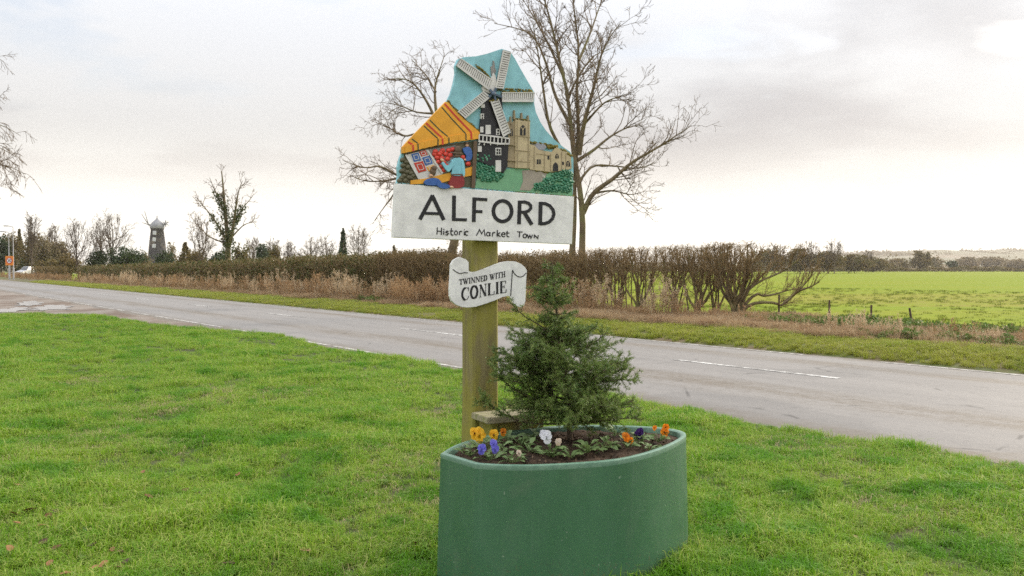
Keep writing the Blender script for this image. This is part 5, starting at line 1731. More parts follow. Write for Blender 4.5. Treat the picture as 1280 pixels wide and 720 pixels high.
def far_bush(px, pytop, Y, wpx, mat, seed, label, name='bush', cat='bush', group='bushes in the distance', n=1500, conifer=False, leaf=None, low=.12):
    rng = np.random.default_rng(seed)
    b = at(px, 340, Y); b[2] = 0
    H = CAM_H + (335 - pytop) * Y / F
    Wm = wpx * Y / F / 2
    root = empty(name, b, label, cat, group)
    P = resample(np.array([b, b + (0, 0, H * .4), b + (rng.normal() * .05 * H, 0, H * .85)]), 8)
    limbs = [(P, np.linspace(H * .025, H * .006, 8))]
    for q in range(6):
        az = q * 1.1 + rng.random()
        p = P[2 + q % 3]
        e = p + np.array([math.cos(az) * Wm * .7, math.sin(az) * Wm * .7, (H - p[2]) * rng.uniform(.3, .75)])
        limbs.append((resample(np.array([p, (p + e) / 2 + (0, 0, .02 * H), e]), 8), np.linspace(H * .012, H * .003, 8)))
    V, Q = tubes([(np.array([l[0] for l in limbs]), np.array([l[1] for l in limbs]))], 5)
    mk('trunk', V, Q, M_farbark, root, True, org=b)
    nc = 46
    if conifer:
        s = rng.random(nc) ** .8
        rr = Wm * (1 - s) ** .8 * rng.uniform(.6, 1, nc)
        az = rng.random(nc) * 6.28
        C = np.stack([rr * np.cos(az), rr * np.sin(az), H * (.08 + .90 * s)], 1)
        sg = np.stack([Wm * .16 * (1.2 - s)] * 2 + [H * .035 * np.ones(nc)], 1)
    else:
        d = unit(rng.normal(size=(nc, 3)))
        r_ = rng.uniform(.35, .95, nc)[:, None]
        C = d * r_ * np.array([Wm, Wm, (H * (1 - low)) / 2]) + np.array([0, 0, H * (1 + low) / 2])
        sg = np.tile(np.array([Wm * .17, Wm * .17, H * .085]), (nc, 1))
    n = int(n * 1.6)
    ci = rng.integers(0, nc, n)
    X = C[ci] + rng.normal(size=(n, 3)) * sg[ci]
    X[:, 2] = np.clip(X[:, 2], .05, H * 1.02)
    sz = leaf or 1.75 * Y / F
    V, Q = cards(X, rng.uniform(.6, 1.35, n) * sz, rng, 1.5)
    mk('crown', V, Q, mat, root)
    return root
# left, behind the road's far end
far_bush(2, 296, 175, 26, M_ever, 201, 'dark evergreen at the far left end of the road', n=1500)
far_bush(14, 291, 185, 24, M_olive, 202, 'brown twiggy tree behind the speed limit sign', 'thicket_tree', 'tree', 'thicket trees at the far left')
far_bush(25, 288, 190, 16, M_olive, 203, 'pointed brown-green conifer just right of the lamp posts', 'conifer', 'tree', 'thicket trees at the far left', conifer=True)
far_bush(41, 292, 178, 30, M_olive, 204, 'olive thicket tree second right of the lamp posts', 'thicket_tree', 'tree', 'thicket trees at the far left', n=2200)
far_bush(57, 296, 160, 32, M_tan, 205, 'pale brown thicket tree left of the hedge gap', 'thicket_tree', 'tree', 'thicket trees at the far left', n=2200)
far_bush(75, 303, 150, 26, M_tan, 206, 'low pale brown thicket tree behind the hedge gap', 'thicket_tree', 'tree', 'thicket trees at the far left', n=1800)
far_bush(34, 322, 190, 26, M_ever, 207, 'low dark bush behind the parked car', n=900)
far_bush(60, 324, 140, 26, M_olive, 208, 'low brown bush beneath the pale thicket trees', n=1000)
far_bush(86, 318, 125, 26, M_olive, 209, 'brown bush at the foot of the slanting bare tree', n=1200)
far_bare(40, 266, 150, 16, 221, 'slender leafless tree rising from the far left thicket')
far_bare(66, 281, 165, 26, 222, 'flat-topped leafless tree above the far left thicket')
far_bare(99, 273, 104, 46, 223, 'leafless spreading tree left of the dark evergreens', lean=-.6)
far_bare(126, 274, 112, 32, 224, 'leafless tree between the spreading ones by the evergreens')
far_bare(139, 262, 106, 58, 225, 'broad leafless tree standing between two dark evergreens')
far_bush(122, 311, 106, 26, M_ever, 226, 'dark evergreen bush at the left foot of the broad leafless tree', n=1500)
far_bush(158, 309, 104, 44, M_ever, 227, 'large dark evergreen bush left of the windmill', n=2400)
far_bush(180, 317, 130, 20, M_tan, 228, 'pale bush at the left foot of the windmill', n=700)
far_bush(206, 314, 120, 26, M_ever, 229, 'dark green bush at the right foot of the windmill', n=1300)
far_bush(214, 304, 150, 16, M_tan, 230, 'thin pale tree just right of the windmill', 'thicket_tree', 'tree', 'thicket trees beyond the hedge', n=420)
far_bush(232, 304, 125, 24, M_olive, 231, 'pointed olive conifer between windmill and ivy-clad tree', 'conifer', 'tree', 'thicket trees beyond the hedge', conifer=True)
far_bush(245, 312, 115, 26, M_olive, 232, 'olive bush left of the ivy-clad tree', n=1200)
far_bare(252, 272, 84, 40, 233, 'leafless tree close on the left of the ivy-clad tree')
far_bush(272, 312, 74, 30, M_ever, 234, 'dark evergreen bush at the foot of the ivy-clad tree', n=1700)
far_bush(302, 305, 130, 24, M_olive, 235, 'olive bush just right of the ivy-clad trunk', n=1200)
far_bare(316, 296, 150, 26, 236, 'small leafless tree right of the ivy-clad tree')
far_bush(328, 306, 140, 18, M_ever, 237, 'green rounded bush right of the ivy-clad tree', n=1200)
far_bush(343, 304, 160, 20, M_olive, 238, 'olive bush beside the green rounded one', n=1000)
far_bare(341, 297, 165, 22, 239, 'small leafless tree above the green rounded bush')
far_bare(361, 301, 170, 20, 240, 'low leafless tree midway between ivy-clad tree and sign')
far_bush(378, 318, 170, 30, M_tan, 241, 'low pale bush behind the middle of the hedge', n=700)
far_bare(389, 295, 160, 30, 242, 'round leafless tree, left one of a pair left of the dark conifer')
far_bare(408, 294, 158, 30, 243, 'round leafless tree, right one of a pair left of the dark conifer')
far_bush(429, 287, 135, 17, M_ever, 244, 'narrow dark conifer left of the sign', 'conifer', 'tree', 'thicket trees beyond the hedge', conifer=True, n=1700)
far_bare(448, 281, 138, 42, 245, 'round leafless tree right of the dark conifer')
far_bush(476, 314, 150, 30, M_tan, 246, 'low pale bush beyond the hedge left of the sign board', n=700)
far_bush(493, 306, 150, 12, M_olive, 247, 'small pointed conifer below the left corner of the sign board', 'conifer', 'tree', 'thicket trees beyond the hedge', conifer=True, n=500)
far_bush(512, 312, 140, 30, M_olive, 248, 'low olive bush under the left part of the sign board', n=900)
far_bush(640, 318, 130, 60, M_olive, 249, 'brown bushes seen between the two sign boards', n=1500)
far_bush(690, 314, 110, 40, M_tan, 250, 'pale bush behind the foot of the tall twin-stemmed tree', n=900)
# right, across the field
far_bush(960, 312, 260, 60, M_olive, 260, 'brown wood edge behind the last hawthorn of the hedge', 'thicket_tree', 'tree', 'trees across the field', n=2200)
far_bush(1000, 312, 255, 48, M_olive, 261, 'olive thicket tree right of the last hawthorn across the field', 'thicket_tree', 'tree', 'trees across the field', n=2200)
far_bush(1035, 315, 250, 44, M_olive, 262, 'darkest thicket tree at the near corner of the far wood', 'thicket_tree', 'tree', 'trees across the field', n=2200)
far_bush(1068, 319, 270, 40, M_olive, 263, 'low thicket tree at the right end of the dark far wood', 'thicket_tree', 'tree', 'trees across the field', n=1800)
far_bush(1092, 322, 330, 36, M_olive, 264, 'low brown thicket tree left of the round field tree', 'thicket_tree', 'tree', 'trees across the field', n=1500)
far_bush(1122, 324, 400, 40, M_tan, 265, 'pale low thicket tree touching the round field tree', 'thicket_tree', 'tree', 'trees across the field', n=1400)
far_bush(1151, 314, 400, 24, M_olive, 266, 'round tree standing above the far hedge across the field', 'round_tree', 'tree', 'trees across the field', n=2400, low=.05)
far_bush(1170, 322, 520, 20, M_tan, 267, 'small hazy tree right of the round field tree', 'thicket_tree', 'tree', 'trees across the field', n=900)
far_bush(1190, 326, 420, 12, M_ever, 268, 'small dark bush on the far hedge', n=500)
far_bush(1210, 322, 620, 30, M_tan, 269, 'hazy tree, third from the right edge across the field', 'thicket_tree', 'tree', 'trees across the field', n=1000)
far_bush(1240, 321, 640, 34, M_tan, 270, 'hazy tree, second from the right edge across the field', 'thicket_tree', 'tree', 'trees across the field', n=1100)
far_bush(1272, 324, 620, 34, M_tan, 271, 'hazy tree at the right edge across the field', 'thicket_tree', 'tree', 'trees across the field', n=1100)
far_bush(1312, 322, 600, 40, M_tan, 272, 'hazy tree just outside the right edge across the field', 'thicket_tree', 'tree', 'trees across the field', n=900)
far_bare(1043, 299, 245, 28, 273, 'leafless crown rising above the dark far wood')
far_bare(1012, 303, 250, 24, 274, 'leafless crown just right of the last hawthorn')
far_bare(968, 303, 255, 30, 275, 'flat leafless crown behind the last hawthorn')
far_bare(1085, 312, 300, 14, 276, 'small leafless crown at the right end of the dark far wood')
# far hedge line and the wooded ridge as masses
rng = np.random.default_rng(77)
n = 15000
x = rng.uniform(40, 420, n); y = 385 - .02 * x + rng.normal(size=n) * .7
z = rng.random(n) * (1.9 + .5 * np.sin(x * .13) + .4 * np.sin(x * .41))
V, Q = cards(np.stack([x, y, z], 1), rng.uniform(.3, .7, n), rng, 1.5)
tag(mk('far_hedge', V, Q, M_olive), 'dark low hedge line along the far side of the green field', 'hedge', kind='stuff')
n = 26000
x = rng.uniform(-500, 2300, n)
clus = np.sin(x * .02 + 1) + np.sin(x * .053) + .7 * np.sin(x * .0071 + 2)
keep = clus + rng.normal(size=n) * .35 > .1
x = x[keep]; n = len(x)
px = 640 + F * x / YH
hh = (335 - np.interp(px, [p[0] for p in px_h], [p[1] for p in px_h])) / F * YH
y = rng.choice([2295, 2230, 2140], n) + rng.normal(size=n) * 9
s = np.interp(y, [1650, 1850, 2080, 2300, 2500], [0, .3, .72, 1.0, 1.02])
z = hh * s - 1 + np.abs(rng.normal(size=n)) * 3.2
V, Q = cards(np.stack([x, y, z], 1), rng.uniform(2, 5, n), rng, 1.3)
tag(mk('ridge_wood', V, Q, M_olive), 'hazy woods scattered along the ridge of the hills', 'wood', kind='stuff')
n = 26000
x = rng.uniform(-420, 900, n); y = rng.choice([640, 700, 780, 900], n) + rng.normal(size=n) * 10
z = np.abs(rng.normal(size=n)) * (2.6 + 1.4 * np.sin(x * .05 + y) + 1.2 * np.sin(x * .017 + y * 3))
V, Q = cards(np.stack([x, y, z], 1), rng.uniform(.8, 2.0, n), rng, 1.4)
tag(mk('far_wood', V, Q, M_tan), 'pale hazy woods and hedges far beyond the field', 'wood', kind='stuff')

# ------------------------------------------------------------------ hedges
def hedge(px0, px1, n0, h, depth, label, seed, nstick, nleaf, leafmat, h1=None, lsize=.06, stickr=.006, open_low=0.0, twig=M_htwig, group='hedge along the field'):
    rng = np.random.default_rng(seed)
    A, B_ = on_line(px0, n0), on_line(px1, n0)
    b = (A + B_) / 2
    root = empty('hedge', b, label, 'hedge', group)
    h1 = h1 or h
    def top(s):
        return h + (h1 - h) * s + .09 * np.sin(s * 31 + seed) + .06 * np.sin(s * 77)
    s = rng.random(nstick)
    P0 = A[None] + (B_ - A)[None] * s[:, None] + RN[None] * (rng.normal(size=nstick) * depth * .36)[:, None]
    tp = top(s)
    z0 = tp * (open_low + (1 - open_low) * rng.random(nstick) ** .8) * .9
    P0[:, 2] = z0
    d = rng.normal(size=(nstick, 3)) * np.array([.55, .55, .35]) + np.array([0, 0, .75])
    d = unit(d)
    Ls = np.minimum(rng.uniform(.25, .75, nstick), (tp * (1 + rng.uniform(-.06, .07, nstick)) - z0) / np.maximum(d[:, 2], .3))
    Ls = np.maximum(Ls, .06)
    mid = P0 + d * (Ls * .5)[:, None] + rng.normal(size=(nstick, 3)) * .03
    P = np.stack([P0, mid, P0 + d * Ls[:, None]], 1)
    # main stems
    ns_ = max(6, int(np.linalg.norm(B_ - A) * 3.0))
    ss = rng.random(ns_)
    S0 = A[None] + (B_ - A)[None] * ss[:, None] + RN[None] * (rng.normal(size=ns_) * .15)[:, None]
    S1 = S0 + rng.normal(size=(ns_, 3)) * np.array([.25, .25, 0]); S1[:, 2] = top(ss) * rng.uniform(.7, .98, ns_)
    Sm = (S0 + S1) / 2 + rng.normal(size=(ns_, 3)) * .08
    V, Q = tubes([(np.stack([S0, Sm, S1], 1), np.tile(np.array([.035, .022, .010]), (ns_, 1)))], 5)
    tag(mk('stems', V, Q, M_hbark, root, True, org=b), kind='stuff')
    V, Q = tubes([(P, np.tile(np.array([1, .8, .5]) * stickr, (nstick, 1)))], 3)
    mk('twigs', V, Q, twig, root, True, org=b)
    s = rng.random(nleaf)
    C = A[None] + (B_ - A)[None] * s[:, None] + RN[None] * (rng.normal(size=nleaf) * depth * .38)[:, None]
    zz = rng.random(nleaf) ** .75
    C[:, 2] = top(s) * (open_low + (1 - open_low) * zz) * (1 + rng.normal(size=nleaf) * .03)
    cl_ = fbm(C[:, 0] * 1.0, C[:, 1] + C[:, 2] * 1.7, 1.6, seed) > -.55
    C = C[cl_]
    V, Q = cards(C, rng.uniform(.6, 1.4, len(C)) * lsize, rng, 1.4)
    tag(mk('leaves', V, Q, leafmat, root, org=b), kind='stuff')
hedge(49, 78, 20.8, 1.75, 1.4, 'short trimmed block of hedge at the far left beyond the gap', 301, 1500, 5000, M_hleafb, lsize=.16, stickr=.016)
hedge(106, 205, 20.8, 1.75, 1.3, 'low trimmed hedge with a pale clipped top below the windmill', 302, 5000, 15000, M_hleaf, 2.0, lsize=.13, stickr=.013)
hedge(203, 287, 20.8, 1.95, 1.3, 'clipped dark green hedge below the ivy-clad tree', 303, 4500, 14000, M_hleaf, 2.1, lsize=.11, stickr=.011)
hedge(297, 412, 20.8, 2.12, 1.3, 'dense clipped hedge just right of the ivy-clad tree', 304, 6500, 20000, M_hleaf, 2.25, lsize=.09, stickr=.009)
hedge(408, 492, 20.8, 2.2, 1.2, 'dense brown-green hedge left of the town sign', 305, 6000, 17000, M_hleaf, 2.3, lsize=.075, stickr=.008)
hedge(486, 566, 20.8, 2.3, 1.2, 'brown twiggy hedge beneath the left of the town sign', 306, 8500, 12000, M_hleafb, 2.35, lsize=.06, stickr=.007, open_low=.12)
hedge(560, 735, 20.8, 2.1, 1.1, 'thin brown hedge behind the post and the conifer', 307, 9500, 9500, M_hleafb, 2.15, lsize=.05, stickr=.0065, open_low=.3)
hedge(732, 905, 20.7, 2.18, .8, 'clipped twiggy crown filling the gaps between the hawthorns', 308, 1500, 250, M_hleafb, 2.2, lsize=.04, stickr=.0055, open_low=.52)
# --- hawthorns grown out of the hedge, each on its own trunk
def hawthorn(px, n0, top, spread, seed, label, stems=6, r=.05, extra=None, thick=1.0):
    rng = np.random.default_rng(seed)
    b = on_line(px, n0)
    root = empty('hawthorn', b, label, 'tree', 'hawthorns in the gappy hedge')
    limbs = []
    fork = rng.uniform(.25, .6)
    for q in range(stems):
        az = q * 2 * math.pi / stems + rng.uniform(-.4, .4)
        o = np.array([math.cos(az), math.sin(az), 0])
        e = b + o * spread * rng.uniform(.35, 1.0) + np.array([0, 0, top * rng.uniform(.88, 1.0)])
        p1 = b + o * .06 + np.array([rng.normal() * .04, rng.normal() * .04, fork])
        p2 = p1 + (e - p1) * .4 + o * spread * .06 + rng.normal(size=3) * .05
        P = resample(np.array([b + o * .05, p1, p2, e]), 12)
        P[1:] += rng.normal(size=(11, 3)) * .022
        limbs.append((P, np.linspace(r * rng.uniform(.8, 1.2), r * .22, 12)))
    for P in (extra or []):
        limbs.append((P, np.linspace(r * .95, r * .16, 12)))
    build_tree(root, limbs, b, rng, [dict(dens=7.0 * thick, L=(.3, .9), ang=(15, 50), r=.014, k=5, t0=.3, up=.3, wander=.16, fall=.35),
                                     dict(dens=8.0, L=(.15, .5), ang=(18, 55), r=.009, k=4, t0=.15, up=.26, wander=.18, fall=.35),
                                     dict(dens=6.5, L=(.08, .24), ang=(20, 60), r=.006, k=3, t0=.15, up=.2, wander=.2, fall=.3)], mats=(M_hbark, M_htwig), rmin=.0042, sides=6, top=top)
hawthorn(742, 20.6, 2.2, .75, 401, 'thin hawthorn at the foot of the tall twin-stemmed tree', 5, .035)
hawthorn(757, 20.8, 2.2, .7, 402, 'thin hawthorn second right of the tall twin-stemmed tree', 4, .035)
hawthorn(772, 20.6, 2.25, .85, 403, 'upright hawthorn with a leaning trunk, third from the tall tree', 6, .055)
hawthorn(800, 20.6, 2.25, .95, 404, 'forked hawthorn midway along the gappy hedge', 7, .05)
hawthorn(842, 20.7, 2.25, .95, 405, 'slender-trunked hawthorn left of the stout one', 6, .05)
hawthorn(873, 20.6, 2.28, .95, 406, 'stout straight hawthorn next to the many-stemmed last one', 7, .06)
hawthorn(894, 21.2, 2.25, .7, 407, 'thin hawthorn squeezed in before the many-stemmed last one', 4, .04)
q3 = lambda L, dy: limb([(880 + x / 6, 290 + y / 6) for x, y in L], float(on_line(920, 20.3)[1]), dy, 1, 1, 12)[0]
ex = [q3([(270, 600), (330, 440), (430, 365), (500, 335), (560, 310), (640, 260), (700, 215), (790, 165)], -.6),
      q3([(280, 610), (340, 545), (430, 530), (500, 525), (570, 550), (620, 525), (680, 460), (760, 390), (790, 340), (850, 260)], -.9),
      q3([(600, 535), (680, 465), (720, 440), (800, 410), (868, 374)], -.7),
      q3([(250, 600), (260, 480), (340, 420), (400, 360), (500, 260), (560, 180), (590, 125)], .3),
      q3([(260, 600), (380, 470), (440, 480), (520, 470), (620, 440), (720, 420)], .5),
      q3([(640, 260), (660, 200), (690, 140)], -.2),
      q3([(240, 600), (200, 430), (150, 300), (130, 180), (120, 115)], -.2), q3([(235, 600), (180, 420), (180, 280), (175, 120)], .2)]
hawthorn(919, 20.3, 2.28, 1.0, 408, 'many-stemmed last hawthorn of the hedge with long arms reaching over the field', 11, .06, ex, .9)

# ------------------------------------------------------------------ dead weeds, brambles
M_dock = leafy('dead_dock', (.44, .29, .155), (.34, .21, .11), (.52, .39, .23), 1.2, .45, .8, spec=.1)
M_dockp = leafy('dead_plume', (.60, .47, .31), (.50, .37, .225), (.66, .56, .40), 1.5, .48, .8, spec=.1)
M_straw = leafy('dead_straw', (.40, .285, .16), (.31, .195, .11), (.48, .38, .24), 1.0, .45, .8, spec=.1)
M_bram = leafy('bramble_leaves', (.10, .18, .03), (.16, .22, .05), (.24, .19, .09), 1.5, .25, .5)
def weed_src(seed, mat, h, ns_, spread, seeds, ssize):
    rng = np.random.default_rng(seed)
    n = ns_
    a = rng.random(n) * 6.28
    o = np.stack([np.cos(a), np.sin(a), np.zeros(n)], 1)
    b = o * (rng.random(n) * spread * .5)[:, None]
    H = rng.uniform(h[0], h[1], n)
    e = b + o * (rng.uniform(.05, .3, n) * H)[:, None] + np.array([0, 0, 1.0]) * H[:, None]
    mid = (b + e) / 2 + rng.normal(size=(n, 3)) * .03
    P = np.stack([b, mid, e], 1)
    R = np.tile(np.array([.005, .004, .002]), (n, 1))
    si, sr = sprout(P, R, rng, 7.0, (.08, .28), (20, 45), .003, 3, .45, 1.0, .2, .1)
    parts = [tubes([(P, R), (si, sr)], 3)]
    allp = np.concatenate([np.stack([P[:, 1] * (1 - t) + P[:, 2] * t for t in (.2, .5, .8, 1)], 1).reshape(-1, 3), si.reshape(-1, 3)])
    c = allp[rng.integers(0, len(allp), seeds)] + rng.normal(size=(seeds, 3)) * .022
    parts.append(cards(c, rng.uniform(.6, 1.5, seeds) * ssize, rng, 1.7))
    V, Q = join_vf(parts)
    return source('weed_clump', V, Q, mat)
dock = [weed_src(500 + q, M_dock, (.6, 1.25), 9, .35, 420, .026) for q in range(4)]
plume = [weed_src(520 + q, M_dockp, (.7, 1.3), 8, .3, 420, .026) for q in range(3)]
straw = []
for q in range(4):
    V, FA = blades(np.random.default_rng(540 + q), 90, .22, (.18, .50), .009, (.3, 1.5), .9)
    straw.append(source('straw_clump', V, FA, M_straw))
bram = []
for q in range(3):
    rng = np.random.default_rng(560 + q)
    C = unit(rng.normal(size=(260, 3))) * rng.uniform(.3, 1, 260)[:, None] * np.array([.42, .42, .26]) + np.array([0, 0, .2])
    C[:, 2] = np.maximum(C[:, 2], .02)
    st = C[:40]
    P = np.stack([st * np.array([.3, .3, 0]), st * .6 + np.array([0, 0, .12]), st], 1)
    V, Q = join_vf([cards(C, rng.uniform(.04, .09, 260), rng, 1.3), tubes([(P, np.full((40, 3), .004))], 3)])
    bram.append(source('bramble_clump', V, Q, M_bram))
def strip(zones, seed):
    """zones: px0, px1, n0, n1, count, s0, s1"""
    rng = np.random.default_rng(seed)
    PP, SS = [], []
    for (a, b, n0, n1, c, s0, s1) in zones:
        ta_, tb_ = t_of(b, (n0 + n1) / 2), t_of(a, (n0 + n1) / 2)
        t = rng.uniform(ta_, tb_, c); nn = rng.uniform(n0, n1, c)
        P = RD[None] * t[:, None] + RN[None] * nn[:, None]
        P[:, 2] = verge_z(nn) - .02
        kp = fbm(P[:, 0], P[:, 1], .55, seed + 9) > -.38 + .5 * rng.normal(size=c) * .4
        P = P[kp]; c = len(P)
        PP.append(P); SS.append(rng.uniform(s0, s1, c) * (1 + .34 * fbm(P[:, 0], P[:, 1], .9, seed)))
    P, S_ = np.concatenate(PP), np.concatenate(SS)
    return P, rng.random(len(P)) * 6.28, S_
P, r, s = strip([(12, 80, 16.4, 20.2, 380, .4, .75), (104, 200, 16.4, 19.6, 280, .35, .75), (200, 300, 16.4, 19.4, 190, .3, .8), (300, 470, 16.4, 19.4, 190, .3, .9), (470, 600, 16.4, 19.6, 120, .45, .95), (570, 750, 17.6, 20, 90, .4, .9), (750, 1000, 18, 20.4, 50, .25, .5), (1000, 1500, 16.4, 19.6, 40, .18, .34)], 601)
scatter('dead_dock_stalks', P, r, s, dock, 'reddish brown dead dock stalks along the far verge', 'weeds')
P, r, s = strip([(104, 300, 16.2, 19.0, 130, .35, .9), (300, 475, 16.2, 19.2, 120, .35, 1.0), (475, 570, 17.2, 19, 34, .5, .95), (722, 742, 18.4, 19.8, 10, .6, .9), (757, 766, 18.6, 19.4, 3, .7, 1.0), (800, 812, 18.6, 19.4, 4, .6, .8), (824, 842, 18.6, 19.4, 7, .7, 1.0), (1000, 1060, 16.6, 19.2, 14, .2, .36), (1060, 1105, 16.6, 19, 20, .24, .4), (1110, 1160, 16.4, 18.6, 12, .2, .34), (1150, 1175, 16.6, 18.8, 6, .2, .34), (1215, 1245, 16.6, 18.2, 12, .25, .36)], 602)
scatter('dead_plumes', P, r, s, plume, 'pale pinkish seed plumes of dead weeds before the hedge', 'weeds')
P, r, s = strip([(-40, 110, 15.7, 20, 330, .5, 1.0), (110, 330, 15.7, 19.5, 520, .5, 1.0), (330, 600, 15.7, 20, 800, .5, 1.1), (600, 800, 15.7, 20.5, 760, .5, 1.1), (800, 1040, 15.7, 20.8, 1350, .45, 1.0), (1040, 1700, 15.7, 20.6, 1700, .3, .7)], 603)
scatter('dead_straw', P, r, s, straw, 'dry straw-coloured dead grass between verge and hedge', 'weeds')
P, r, s = strip([(960, 1500, 18.6, 21.2, 420, .4, .68), (1090, 1600, 16.2, 19.0, 260, .35, .62), (640, 720, 19.5, 20.6, 30, .6, .9), (430, 480, 16.7, 17.3, 16, .45, .7)], 604)
scatter('brambles', P, r, s, bram, 'low green brambles beside the field edge', 'brambles')

# ------------------------------------------------------------------ fence posts at the field edge
M_fp = simple('fence_post_timber', (.10, .065, .045), (.055, .038, .028), 8.0, .9, .5, .004, stretch=(1, 1, .3))
for px, pt, lean, lab in ((898, 357, 0, 'weathered fence post left of the last hawthorn\'s trunk'), (974, 368, .0, 'fence post under the last hawthorn\'s long arm'), (1037, 375, .0, 'fence post, left one of the three in the open field edge'), (1089, 381, .02, 'fence post, middle one of the three in the open field edge'), (1142, 385, -.16, 'leaning fence post, right one of the three in the open field edge')):
    b = on_line(px, 21.0)
    h = CAM_H + (335 - pt) * b[1] / F
    rr = .027
    P = np.array([b + (0, 0, -.05), b + (lean * .5 * h, 0, h * .5), b + (lean * h, 0, h)])
    V, Q = tubes([(P[None], np.array([[rr, rr, rr * .93]]))], 8)
    capv = np.arange(8) + 16
    o = mk('fence_post', V, [Q, capv.reshape(1, 8)], M_fp, org=b)
    o.location = b
    tag(o, lab, 'post', 'fence posts at the field edge')

# ------------------------------------------------------------------ windmill tower
M_tar = simple('tarred_brick', (.035, .033, .037), (.055, .05, .05), .6, .8, .3, .03, c3=(.12, .10, .08), s3=.3)
M_capw = simple('cap_white', (.30, .30, .31), (.23, .23, .25), .8, .6, 0)
M_stock = simple('sail_timber', (.20, .19, .18), (.14, .13, .12), 1.0, .7, 0)
M_pane = simple('mill_pane', (.55, .57, .6), (.5, .52, .55), 1.0, .2, 0)
M_glassw = simple('window_white', (.74, .74, .74), (.6, .6, .62), 3.0, .5, 0)
YM = 330.0
b = at(197, 340, YM); b[2] = 0
k_ = YM / F
mill = empty('windmill', b, 'black tarred windmill tower with a white ogee cap on the skyline', 'windmill')
zc = CAM_H + (335 - 285.3) * k_
prof = [(4.0, 0), (3.4, zc * .35), (2.85, zc * .7), (2.3, zc - .6), (2.45, zc - .5), (2.45, zc)]
def lathe(name, prof, mat, parent, seg=28, smooth=True):
    V = [(r_ * math.cos(2 * math.pi * a / seg), r_ * math.sin(2 * math.pi * a / seg), z) for r_, z in prof for a in range(seg)]
    i = np.arange(len(prof) * seg).reshape(len(prof), seg); j = np.roll(i, -1, 1)
    return mk(name, V, [np.stack([i[:-1], j[:-1], j[1:], i[1:]], -1).reshape(-1, 4)], mat, parent, smooth)
lathe('tower', prof, M_tar, mill)
lathe('cap', [(2.6, zc - .1), (2.7, zc + .5), (2.55, zc + 1.3), (2.0, zc + 2.1), (1.25, zc + 2.8), (.6, zc + 3.3), (.25, zc + 3.9), (.14, zc + 4.3), (.2, zc + 4.5), (.02, zc + 4.9)], M_capw, mill)
for z in (zc - 1.9, zc - 4.4, zc - 6.9):
    r_ = float(np.interp(z, [p[1] for p in prof], [p[0] for p in prof]))
    bm = bmesh.new()
    box(bm, (-.62, -r_ - .12, z - .72), (.62, -r_ + .25, z + .72))
    w = bobj('window', bm, M_glassw, mill)
    bm = bmesh.new()
    box(bm, (-.46, -r_ - .15, z - .55), (.46, -r_ - .125, z - .05))
    box(bm, (-.46, -r_ - .15, z + .05), (.46, -r_ - .125, z + .55))
    bobj('pane', bm, M_pane, w)
hubp = np.array([-2.9, -1.0, zc + 1.3])
for a, L_ in ((100, 5.4), (118, 4.6), (158, 2.2)):
    e = hubp + np.array([math.cos(rad(a)) * L_ * .9 - .4, -.6, math.sin(rad(a)) * L_])
    V, Q = tubes([(np.array([[hubp, (hubp + e) / 2, e]]), np.array([[.17, .14, .08]]))], 5)
    mk('sail_stock', V, Q, M_stock, mill)
V, Q = tubes([(np.array([[(-2.0, -.6, zc + 1.1), hubp]]), np.array([[.35, .35]]))], 6)
mk('windshaft', V, Q, M_stock, mill)
V, Q = tubes([(np.array([[(2.4, 0, zc + .8), (3.2, 0, zc + 1.6)], [(2.2, 0, zc + 1.7), (3.3, 0, zc + 1.8)]]), np.full((2, 2), .16))], 5)
ff = mk('fantail_frame', V, Q, M_stock, mill)
bm = bmesh.new()
for a in range(6):
    box(bm, (-.12, -.28, .2), (.12, .28, 1.3), 0, Matrix.Translation((3.3, 0, zc + 1.8)) @ Matrix.Rotation(a * math.pi / 3, 4, 'Y'))
bobj('fantail', bm, M_capw, mill)

# ------------------------------------------------------------------ lamps, speed sign, car at the far left
M_galv = simple('galvanised_steel', (.42, .42, .42), (.34, .34, .35), 3.0, .5, 0)
for px, pt, Y, lab, arm in ((11.5, 290, 122, 'grey street lamp post directly above the speed limit sign', -1), (17, 283, 116, 'grey street lamp with its arm to the left, right of the speed limit sign', -1)):
    b = at(px, 340, Y); b[2] = 0
    h = CAM_H + (335 - pt) * Y / F
    root = empty('street_lamp', b, lab, 'lamp post', 'street lamps at the far left')
    V, Q = tubes([(np.array([[(0, 0, 0), (0, 0, 1.6), (0, 0, 1.65), (0, 0, h - .1)]]), np.array([[.10, .10, .06, .045]]))], 8)
    mk('pole', V, Q, M_galv, root, True)
    V, Q = tubes([(np.array([[(0, 0, h - .15), (-.15, 0, h), (-.7, 0, h + .05)]]), np.full((1, 3), .05))], 6)
    mk('arm', V, Q, M_galv, root, True)
    bm = bmesh.new()
    box(bm, (-1.25, -.16, h), (-.6, .16, h + .13))
    bmesh.ops.bevel(bm, geom=bm.edges[:], offset=.04, segments=2, affect='EDGES')
    bobj('lantern', bm, M_galv, root)
M_or = simple('sign_orange', (.75, .25, .03), (.68, .22, .03), 4.0, .5, 0)
M_rd = simple('sign_red', (.55, .03, .03), (.5, .03, .03), 4.0, .5, 0)
M_wh = simple('sign_white', (.78, .78, .78), (.72, .72, .72), 4.0, .5, 0)
M_bk = simple('sign_black', (.02, .02, .02), (.03, .03, .03), 4.0, .5, 0)
Ys = 114.0
b = at(12, 340, Ys); b[2] = 0
root = empty('speed_limit_sign', b, 'orange-backed round 30 speed limit sign on a post at the far left verge', 'sign')
zt, zb_ = CAM_H + (335 - 320) * Ys / F, CAM_H + (335 - 331.5) * Ys / F
zc_ = (zt + zb_) / 2; hw = (zt - zb_) / 2 * .86
V, Q = tubes([(np.array([[(0, .08, 0), (0, .08, zt - .05)]]), np.full((1, 2), .06))], 8)
mk('post', V, Q, M_galv, root, True)
